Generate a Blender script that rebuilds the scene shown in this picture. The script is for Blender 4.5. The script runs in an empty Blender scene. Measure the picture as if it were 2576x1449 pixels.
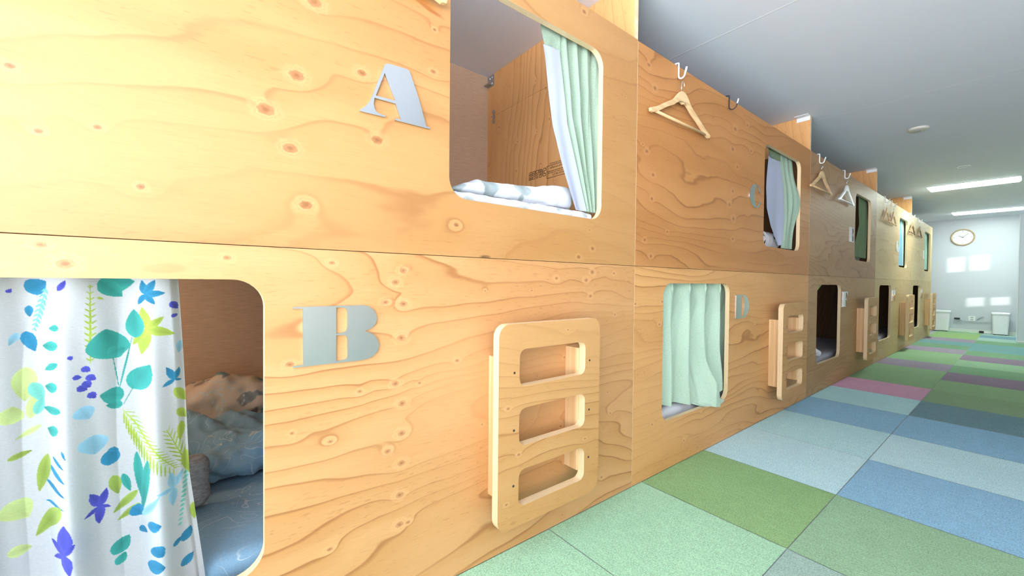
import bpy, math, random
import numpy as np
from mathutils import Vector, Matrix, noise
from mathutils.geometry import tessellate_polygon
random.seed(7)
C = bpy.context.scene.collection
PI = math.pi

# ------------------------------------------------------------------ nodes
class NT:
    def __init__(s, name, rough=.5, spec=.5):
        s.m = bpy.data.materials.new(name); s.m.use_nodes = True
        s.t = s.m.node_tree; s.b = s.t.nodes['Principled BSDF']
        s.b.inputs['Roughness'].default_value = rough
        s.b.inputs['Specular IOR Level'].default_value = spec
    def n(s, typ, **k):
        o = s.t.nodes.new('ShaderNode' + typ)
        for a, v in k.items(): setattr(o, a, v)
        return o
    def put(s, sock, v):
        if isinstance(v, bpy.types.NodeSocket): s.t.links.new(v, sock)
        elif v is not None: sock.default_value = v
    def mth(s, op, a, b=None, c=None, clamp=False):
        o = s.n('Math', operation=op, use_clamp=clamp)
        s.put(o.inputs[0], a)
        if b is not None: s.put(o.inputs[1], b)
        if c is not None: s.put(o.inputs[2], c)
        return o.outputs[0]
    def ss(s, v, lo, hi, a=0., b=1.):
        o = s.n('MapRange', interpolation_type='SMOOTHSTEP')
        s.put(o.inputs[0], v)
        for i, q in enumerate((lo, hi, a, b)): o.inputs[i + 1].default_value = q
        return o.outputs[0]
    def mix(s, f, a, b, blend='MIX'):
        o = s.n('Mix', data_type='RGBA', blend_type=blend)
        s.put(o.inputs[0], f)
        s.put(o.inputs[6], (*a, 1) if isinstance(a, tuple) else a)
        s.put(o.inputs[7], (*b, 1) if isinstance(b, tuple) else b)
        return o.outputs[2]
    def noise(s, v, scale, detail=2., rough=.5, dist=0., out='Fac'):
        o = s.n('TexNoise'); s.put(o.inputs['Vector'], v)
        o.inputs['Scale'].default_value = scale; o.inputs['Detail'].default_value = detail
        o.inputs['Roughness'].default_value = rough; o.inputs['Distortion'].default_value = dist
        return o.outputs[0] if out == 'Fac' else o.outputs[1]
    def xyz(s, kind='Object'):
        v = s.n('TexCoord').outputs[kind]
        o = s.n('SeparateXYZ'); s.put(o.inputs[0], v); return v, o.outputs[0], o.outputs[1], o.outputs[2]
    def comb(s, x, y, z=0.):
        o = s.n('CombineXYZ'); s.put(o.inputs[0], x); s.put(o.inputs[1], y); s.put(o.inputs[2], z); return o.outputs[0]
    def col(s, v): s.put(s.b.inputs['Base Color'], (*v, 1) if isinstance(v, tuple) else v); return s
    def bump(s, h, strength=.3, dist=.002):
        o = s.n('Bump'); o.inputs['Strength'].default_value = strength; o.inputs['Distance'].default_value = dist
        s.put(o.inputs['Height'], h); s.put(s.b.inputs['Normal'], o.outputs[0])

def lin(r, g, b):
    f = lambda c: (c / 255 / 12.92) if c <= 10 else (((c / 255) + .055) / 1.055) ** 2.4
    return (f(r), f(g), f(b))
def plain(name, rgb, rough=.5, metal=0., spec=.5):
    t = NT(name, rough, spec).col(rgb); t.b.inputs['Metallic'].default_value = metal; return t.m

def plywood(name, light, dark, line, u='x', v='z', seed=0., freq=13., lines=.75, knots=(), pins=.55, patch=.5, rough=.5, ux=.8, vx=3.4, strat=14., spec=.3, stains=(), heart=.35):
    """rotary-cut veneer: contour lines of a stretched noise, pin knots, listed knots"""
    t = NT(name, rough, spec)
    _, X, Y, Z = t.xyz(); ax = {'x': X, 'y': Y, 'z': Z}
    U, V = ax[u], ax[v]
    P = t.comb(U, V, 0.)
    kd = None
    for (a, b, r) in knots:
        q = t.n('VectorMath', operation='SUBTRACT'); t.put(q.inputs[0], P); q.inputs[1].default_value = (a, b, 0)
        q2 = t.n('VectorMath', operation='MULTIPLY'); t.put(q2.inputs[0], q.outputs[0]); q2.inputs[1].default_value = (.95 / r, 1.3 / r, 0)
        q3 = t.n('VectorMath', operation='LENGTH'); t.put(q3.inputs[0], q2.outputs[0])
        kd = q3.outputs['Value'] if kd is None else t.mth('MINIMUM', kd, q3.outputs['Value'])
    # pin knots
    vo = t.n('TexVoronoi', voronoi_dimensions='2D'); vo.inputs['Scale'].default_value = 1.
    t.put(vo.inputs['Vector'], t.comb(t.mth('MULTIPLY_ADD', U, 5.2, seed * 1.7), t.mth('MULTIPLY_ADD', V, 8.2, seed * .9)))
    rs = t.n('SeparateXYZ'); t.put(rs.inputs[0], vo.outputs['Color'])
    gate = t.mth('LESS_THAN', rs.outputs[0], pins)
    size = t.mth('MULTIPLY_ADD', rs.outputs[1], .035, .022)
    pd = t.mth('DIVIDE', vo.outputs['Distance'], size)
    pd = t.mth('ADD', pd, t.mth('MULTIPLY', t.mth('SUBTRACT', 1., gate), 50.))
    d = pd if kd is None else t.mth('MINIMUM', kd, pd)
    bumpk = t.mth('POWER', 2.718, t.mth('MULTIPLY', d, -.42))
    n1 = t.noise(t.comb(t.mth('MULTIPLY', U, ux), t.mth('MULTIPLY', V, vx), seed), 1., 1.6, .45)
    n2 = t.noise(t.comb(t.mth('MULTIPLY', U, 5.), t.mth('MULTIPLY', V, 14.), seed + 3), 1., 2., .5)
    h = t.mth('MULTIPLY_ADD', n1, freq, t.mth('MULTIPLY', n2, .5))
    h = t.mth('ADD', h, t.mth('MULTIPLY', bumpk, .8)); h = t.mth('MULTIPLY_ADD', V, strat, h)
    s = t.mth('FRACT', h)
    late = t.mth('MULTIPLY', t.ss(s, .25, .93), t.ss(s, .94, 1., 1., 0.))
    thin = t.mth('MULTIPLY', t.ss(s, .84, .95), t.ss(s, .955, 1., 1., 0.))
    vary = t.ss(t.noise(t.comb(t.mth('MULTIPLY', U, 1.3), t.mth('MULTIPLY', V, 3.), seed + 9), 1., 1.), .35, .68)
    fib = t.noise(t.comb(t.mth('MULTIPLY', U, 14.), t.mth('MULTIPLY', V, 420.), seed), 1., 2., .6)
    pat = t.ss(t.noise(t.comb(t.mth('MULTIPLY', U, 1.1), t.mth('MULTIPLY', V, 5.5), seed + 5), 1., 2.5, .55), .44, .62)
    c = t.mix(t.mth('MULTIPLY', pat, patch), light, dark)
    c = t.mix(t.mth('MULTIPLY', late, t.mth('MULTIPLY_ADD', vary, .46 * lines, .12 * lines)), c, dark)
    c = t.mix(t.mth('MULTIPLY', thin, t.mth('MULTIPLY_ADD', vary, .60 * lines, .12 * lines)), c, line)
    c = t.mix(t.mth('MULTIPLY', t.ss(fib, .35, .75), .24), c, dark)
    # speckled flecks
    fl = t.noise(t.comb(t.mth('MULTIPLY', U, 30.), t.mth('MULTIPLY', V, 190.), seed + 2), 1., 2., .7)
    c = t.mix(t.mth('MULTIPLY', t.mth('MULTIPLY', t.ss(fl, .58, .70), t.mth('MULTIPLY_ADD', pat, .75, .25)), .38), c, line)
    # knots: dark ragged heart, pale eye, thin brown ring, faint halo
    rag = t.noise(t.comb(t.mth('MULTIPLY', U, 130.), t.mth('MULTIPLY', V, 170.), seed), 1., 2., .6)
    e = t.mth('ADD', d, t.mth('MULTIPLY', t.mth('SUBTRACT', rag, .5), t.mth('MULTIPLY_ADD', d, .7, .35)))
    pale = tuple(min(1., q * 1.18 + .05) for q in light)
    core = tuple(q * .72 for q in line)
    c = t.mix(t.mth('MULTIPLY', t.ss(e, 2.1, 1.), .45), c, pale)
    c = t.mix(t.mth('MULTIPLY', t.mth('MULTIPLY', t.ss(e, 1., 1.18), t.ss(e, 1.42, 1.22)), .45), c, dark)
    c = t.mix(t.mth('MULTIPLY', t.ss(e, 1.0, .62), t.mth('MULTIPLY_ADD', t.ss(rag, .3, .7), .35, heart)), c, line)
    c = t.mix(t.mth('MULTIPLY', t.ss(e, .42, .2), .6), c, core)
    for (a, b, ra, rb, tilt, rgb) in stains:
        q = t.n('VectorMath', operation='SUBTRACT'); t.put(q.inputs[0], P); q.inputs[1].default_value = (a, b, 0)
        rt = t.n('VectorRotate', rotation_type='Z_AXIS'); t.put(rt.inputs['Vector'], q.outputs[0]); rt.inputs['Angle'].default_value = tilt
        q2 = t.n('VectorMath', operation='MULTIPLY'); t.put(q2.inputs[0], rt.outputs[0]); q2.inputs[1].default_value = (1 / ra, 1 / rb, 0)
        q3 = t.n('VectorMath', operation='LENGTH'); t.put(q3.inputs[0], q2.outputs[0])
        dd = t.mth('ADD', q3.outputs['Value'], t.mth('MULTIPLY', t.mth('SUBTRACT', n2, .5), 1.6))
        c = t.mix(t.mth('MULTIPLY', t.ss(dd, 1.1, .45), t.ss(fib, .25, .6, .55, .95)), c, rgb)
    t.col(c)
    t.bump(t.mth('ADD', t.mth('MULTIPLY', fib, .35), late), .12, .0008)
    return t.m

def ply_edge(name):
    t = NT(name, .6, .3); _, X, Y, Z = t.xyz()
    w = t.mth('FRACT', t.mth('MULTIPLY', Y, 200.))
    f = t.noise(t.comb(t.mth('MULTIPLY', X, 40.), t.mth('MULTIPLY', Y, 900.), t.mth('MULTIPLY', Z, 40.)), 1., 2.)
    c = t.mix(t.ss(w, .35, .6), (.86, .70, .47), (.74, .52, .28))
    c = t.mix(t.mth('MULTIPLY', t.ss(f, .4, .7), .4), c, (.62, .40, .2))
    t.col(c); return t.m
def lumber(name, a, b, u='z'):
    t = NT(name, .55, .3); _, X, Y, Z = t.xyz()
    ax = [X, Y, Z]; i = 'xyz'.index(u); sc = [60.] * 3; sc[i] = 1.5
    f = t.noise(t.comb(*[t.mth('MULTIPLY', q, s) for q, s in zip(ax, sc)]), 1., 2., .5)
    t.col(t.mix(t.ss(f, .38, .62), a, b)); return t.m
def carpet(name, rgb):
    t = NT(name, .95, .1); v, X, Y, Z = t.xyz()
    f = t.noise(v, 210., 3., .75); g = t.noise(t.comb(t.mth('MULTIPLY', X, 60.), t.mth('MULTIPLY', Y, 25.), 0.), 1., 3., .7)
    k = t.noise(v, 3., 2.)
    c = t.mix(t.ss(f, .34, .66), tuple(q * .74 for q in rgb), tuple(min(1, q * 1.24) for q in rgb))
    c = t.mix(t.mth('MULTIPLY', t.ss(g, .42, .66), .25), c, tuple(min(1, q * 1.4 + .01) for q in rgb))
    c = t.mix(t.mth('MULTIPLY', t.ss(k, .35, .65), .12), c, tuple(q * .7 for q in rgb))
    t.col(c); t.bump(f, .7, .004); return t.m
def cloth(name, rgb, weave=.2, scale=900., rough=.9, attr=False, thru=0., sketch=None):
    t = NT(name, rough, .15); v, X, Y, Z = t.xyz()
    f = t.noise(t.comb(t.mth('MULTIPLY', X, scale * .3), t.mth('MULTIPLY', Y, scale * .3), t.mth('MULTIPLY', Z, scale)), 1., 2., .6)
    if attr:
        a = t.n('Attribute'); a.attribute_name = 'pattern'; base = a.outputs['Color']
    else:
        o = t.n('RGB'); o.outputs[0].default_value = (*rgb, 1); base = o.outputs[0]
    if sketch:
        nn = t.noise(v, 9., 1.5, .5, .6); q = t.mth('ABSOLUTE', t.mth('SUBTRACT', t.mth('FRACT', t.mth('MULTIPLY', nn, 11.)), .5))
        gt = t.ss(t.noise(v, 5.), .46, .56)
        base = t.mix(t.mth('MULTIPLY', t.mth('MULTIPLY', t.ss(q, .055, .02), gt), .55), base, sketch)
        wv = t.ss(t.noise(v, 6., 2.), .4, .6); base = t.mix(t.mth('MULTIPLY', wv, .25), base, (.27, .40, .47))
    dk = t.mix(1., base, (1 - weave,) * 3, 'MULTIPLY')
    t.col(t.mix(t.ss(f, .38, .62), dk, base)); t.bump(f, .15, .001)
    t.b.inputs['Sheen Weight'].default_value = .1
    if thru:
        tr = t.n('BsdfTranslucent'); t.put(tr.inputs[0], t.b.inputs['Base Color'].links[0].from_socket)
        mx = t.n('MixShader'); mx.inputs[0].default_value = thru; out = t.t.nodes['Material Output']
        t.put(mx.inputs[1], t.b.outputs[0]); t.put(mx.inputs[2], tr.outputs[0]); t.put(out.inputs[0], mx.outputs[0])
    return t.m

# ------------------------------------------------------------------ meshes
class MB:
    def __init__(s): s.v = []; s.f = []; s.mi = []
    def add(s, vs, fs, mi=0):
        o = len(s.v); s.v += [tuple(q) for q in vs]
        for f in fs: s.f.append(tuple(i + o for i in f)); s.mi.append(mi if isinstance(mi, int) else mi(f))
        return s
    def box(s, x0, x1, y0, y1, z0, z1, mi=0):
        vs = [(x, y, z) for x in (x0, x1) for y in (y0, y1) for z in (z0, z1)]
        return s.add(vs, [(0, 1, 3, 2), (4, 6, 7, 5), (0, 4, 5, 1), (2, 3, 7, 6), (0, 2, 6, 4), (1, 5, 7, 3)], mi)
    def prism(s, loops, d0, d1, plane='xz', face=0, side=1):
        """flat outline with holes given in a plane, extruded between d0 and d1 on the third axis"""
        place = {'xz': lambda a, b, d: (a, d, b), 'yz': lambda a, b, d: (d, a, b), 'xy': lambda a, b, d: (a, b, d)}[plane]
        flat = [p for l in loops for p in l]; n = len(flat)
        tris = tessellate_polygon([[Vector((a, b, 0)) for a, b in l] for l in loops])
        vs = [place(a, b, d0) for a, b in flat] + [place(a, b, d1) for a, b in flat]
        s.add(vs, list(tris) + [tuple(i + n for i in reversed(t)) for t in tris], face)
        o = 0; fs = []
        for l in loops:
            k = len(l)
            for i in range(k): j = (i + 1) % k; fs.append((o + i, o + j, o + j + n, o + i + n))
            o += k
        vo = len(s.v) - 2 * n
        for f in fs: s.f.append(tuple(i + vo for i in f)); s.mi.append(side)
        return s
    def tube(s, path, r, seg=10, mi=0, cap=True):
        P = [Vector(p) for p in path]; n = len(P); rr = r if isinstance(r, (list, tuple)) else [r] * n
        T = [(P[min(i + 1, n - 1)] - P[max(i - 1, 0)]).normalized() for i in range(n)]
        a = Vector((0, 0, 1)) if abs(T[0].z) < .9 else Vector((1, 0, 0)); nrm = T[0].cross(a).normalized(); vs = []
        for i in range(n):
            nrm = (nrm - T[i] * nrm.dot(T[i])).normalized(); b = T[i].cross(nrm)
            for k in range(seg):
                an = 2 * PI * k / seg; vs.append(P[i] + (nrm * math.cos(an) + b * math.sin(an)) * rr[i])
        fs = [(i * seg + k, i * seg + (k + 1) % seg, (i + 1) * seg + (k + 1) % seg, (i + 1) * seg + k) for i in range(n - 1) for k in range(seg)]
        if cap: fs += [tuple(reversed(range(seg))), tuple((n - 1) * seg + k for k in range(seg))]
        return s.add(vs, fs, mi)
    def lathe(s, prof, axis='z', c=(0, 0, 0), seg=40, mi=0):
        vs = []
        for r, h in prof:
            for k in range(seg):
                a = 2 * PI * k / seg; x, y = r * math.cos(a), r * math.sin(a)
                vs.append({'z': (c[0] + x, c[1] + y, c[2] + h), 'x': (c[0] + h, c[1] + x, c[2] + y), 'y': (c[0] + x, c[1] + h, c[2] + y)}[axis])
        n = len(prof)
        fs = [(i * seg + k, i * seg + (k + 1) % seg, (i + 1) * seg + (k + 1) % seg, (i + 1) * seg + k) for i in range(n - 1) for k in range(seg)]
        return s.add(vs, fs, mi)
    def build(s, name, mats, parent=None, smooth=False, loc=None, fix=True, bevel=0.):
        me = bpy.data.meshes.new(name); me.from_pydata(s.v, [], s.f); 
        for m in (mats if isinstance(mats, (list, tuple)) else [mats]): me.materials.append(m)
        me.polygons.foreach_set('material_index', s.mi)
        if smooth: me.polygons.foreach_set('use_smooth', [True] * len(me.polygons))
        if fix:
            import bmesh
            bm = bmesh.new(); bm.from_mesh(me); bmesh.ops.remove_doubles(bm, verts=bm.verts, dist=1e-6)
            bmesh.ops.recalc_face_normals(bm, faces=bm.faces); bm.to_mesh(me); bm.free()
        me.update()
        o = bpy.data.objects.new(name, me); C.objects.link(o)
        if parent: o.parent = parent
        if loc: o.location = loc
        if bevel:
            b = o.modifiers.new('edge', 'BEVEL'); b.width = bevel; b.segments = 2; b.limit_method = 'ANGLE'; b.angle_limit = .9
        return o

def tag(o, label, cat, group=None, kind=None):
    o['label'] = label; o['category'] = cat
    if group: o['group'] = group
    if kind: o['kind'] = kind
    return o
def thing(name, label, cat, loc=(0, 0, 0), group=None):
    o = bpy.data.objects.new(name, None); C.objects.link(o); o.location = loc; o.empty_display_size = .05
    return tag(o, label, cat, group)
def struct(o): o['kind'] = 'structure'; return o
def dup(root, loc, label, group=None):
    r = root.copy(); C.objects.link(r); r.location = loc; r['label'] = label
    if group: r['group'] = group
    for ch in root.children:
        c = ch.copy(); C.objects.link(c); c.parent = r
        for g in ch.children:
            d = g.copy(); C.objects.link(d); d.parent = c
    return r
def rrect(x0, x1, z0, z1, r, n=8, corners=(1, 1, 1, 1)):
    out = []
    for (cx, cz, a0, on) in ((x1 - r, z1 - r, 0, corners[0]), (x0 + r, z1 - r, 90, corners[1]), (x0 + r, z0 + r, 180, corners[2]), (x1 - r, z0 + r, 270, corners[3])):
        if not on:
            sx = 1 if a0 in (0, 270) else -1; sz = 1 if a0 in (0, 90) else -1
            out.append((cx + sx * r, cz + sz * r)); continue
        for k in range(n + 1):
            a = math.radians(a0 + 90 * k / n); out.append((cx + r * math.cos(a), cz + r * math.sin(a)))
    return out
def sstep(x, a, b):
    t = min(1., max(0., (x - a) / (b - a))); return t * t * (3 - 2 * t)
def interp(t, pts):
    for (a, va), (b, vb) in zip(pts, pts[1:]):
        if t <= b: 
            k = (t - a) / (b - a) if b > a else 0; k = max(0., k); return va + (vb - va) * k
    return pts[-1][1]
def grid_mesh(name, fn, nu, nv, mat, parent=None, smooth=True, colors=None, loc=None):
    vs = [fn(i / nu, j / nv) for j in range(nv + 1) for i in range(nu + 1)]
    w = nu + 1
    fs = [(j * w + i, j * w + i + 1, (j + 1) * w + i + 1, (j + 1) * w + i) for j in range(nv) for i in range(nu)]
    m = MB(); m.add(vs, fs); o = m.build(name, mat, parent, smooth, loc, fix=False)
    if colors is not None: paint(o, colors(np.array(vs)))
    return o
def paint(o, rgb):
    a = o.data.color_attributes.new('pattern', 'FLOAT_COLOR', 'POINT')
    a.data.foreach_set('color', np.concatenate([rgb, np.ones((len(rgb), 1))], 1).astype(np.float32).ravel())

def leaf_paint(col, P, leaves, pal):
    """print leaf shapes (base, tip, width ratio, colour key) on fabric points P (n,2)"""
    for (x1, y1, x2, y2, w, k) in leaves:
        dx, dy = x2 - x1, y2 - y1; L = math.hypot(dx, dy)
        if L < 1e-5: continue
        m = (np.abs(P[:, 0] - (x1 + x2) / 2) < L) & (np.abs(P[:, 1] - (y1 + y2) / 2) < L)
        idx = np.nonzero(m)[0]
        if not len(idx): continue
        q = P[idx] - (x1, y1); s = (q[:, 0] * dx + q[:, 1] * dy) / L / L; t = (-q[:, 0] * dy + q[:, 1] * dx) / L / L
        ss = np.clip(s, 0, 1); hw = w * (.62 if w > .5 else .52) * np.sin(PI * ss ** .75) ** .8
        hw = np.maximum(hw, .0006 / L if w < .06 else 0)
        ins = (s > 0) & (s < 1) & (np.abs(t) < hw)
        c = np.array(pal[k]); vein = 1 + .22 * (np.abs(t[ins]) / np.maximum(hw[ins], 1e-6)) - .12 + .22 * (.5 - s[ins]) + .07 * np.sin(160 * P[idx[ins], 0] + 90 * P[idx[ins], 1])
        col[idx[ins]] = np.clip(c[None] * vein[:, None], 0, 1)
    return col

def slab(name, x0, x1, y0, y1, z0, z1, r, mat, wr=.006, wf=9., n=(60, 50, 14), parent=None, seed=0., pattern=None, top=None, flat_bottom=True, skew=None):
    """soft rounded block (mattress, folded duvet, cushion) with wrinkles"""
    m = MB(); c = Vector(((x0 + x1) / 2, (y0 + y1) / 2, (z0 + z1) / 2)); hx, hy, hz = (x1 - x0) / 2, (y1 - y0) / 2, (z1 - z0) / 2
    r = min(r, hx, hy, hz)
    nx, ny, nz = n
    def emit(f, a, b):
        vs = [f(i / a * 2 - 1, j / b * 2 - 1) for j in range(b + 1) for i in range(a + 1)]; w = a + 1
        m.add(vs, [(j * w + i, j * w + i + 1, (j + 1) * w + i + 1, (j + 1) * w + i) for j in range(b) for i in range(a)])
    for sg in (-1, 1):
        emit(lambda u, v: (u * hx, v * hy, sg * hz), nx, ny)
        emit(lambda u, v: (u * hx, sg * hy, v * hz), nx, nz)
        emit(lambda u, v: (sg * hx, u * hy, v * hz), ny, nz)
    out = []
    for p in m.v:
        p = Vector(p); q = Vector((max(-hx + r, min(hx - r, p.x)), max(-hy + r, min(hy - r, p.y)), max(-hz + r, min(hz - r, p.z))))
        d = p - q; nn = d.normalized() if d.length > 1e-9 else Vector((0, 0, 1))
        p = q + nn * min(r, d.length) if d.length > r else p
        w = c + p
        if top and p.z > -hz * .98:
            k = (p.z + hz) / (2 * hz); w.z += k * top(w.x, w.y)
        dn = noise.fractal(Vector((w.x * wf, w.y * wf, w.z * wf + seed * 3.1)), .8, 2., 3) * wr
        k = 1. if p.z > -hz * .8 else 0.
        if flat_bottom: dn *= k
        w = w + nn * dn
        if skew: w = skew(w)
        out.append(tuple(w))
    m.v = out
    o = m.build(name, mat, parent, True)
    if pattern is not None:
        P = np.array([v.co[:] for v in o.data.vertices]); paint(o, pattern(P))
    return o
EXPO, SKY, SKY_C, GROUND_FILL, LAMP, SUN = 0.27, 4.2, (.92, .97, 1.), (4.1, 4.1, 4.4), 34.0, 4.0
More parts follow.
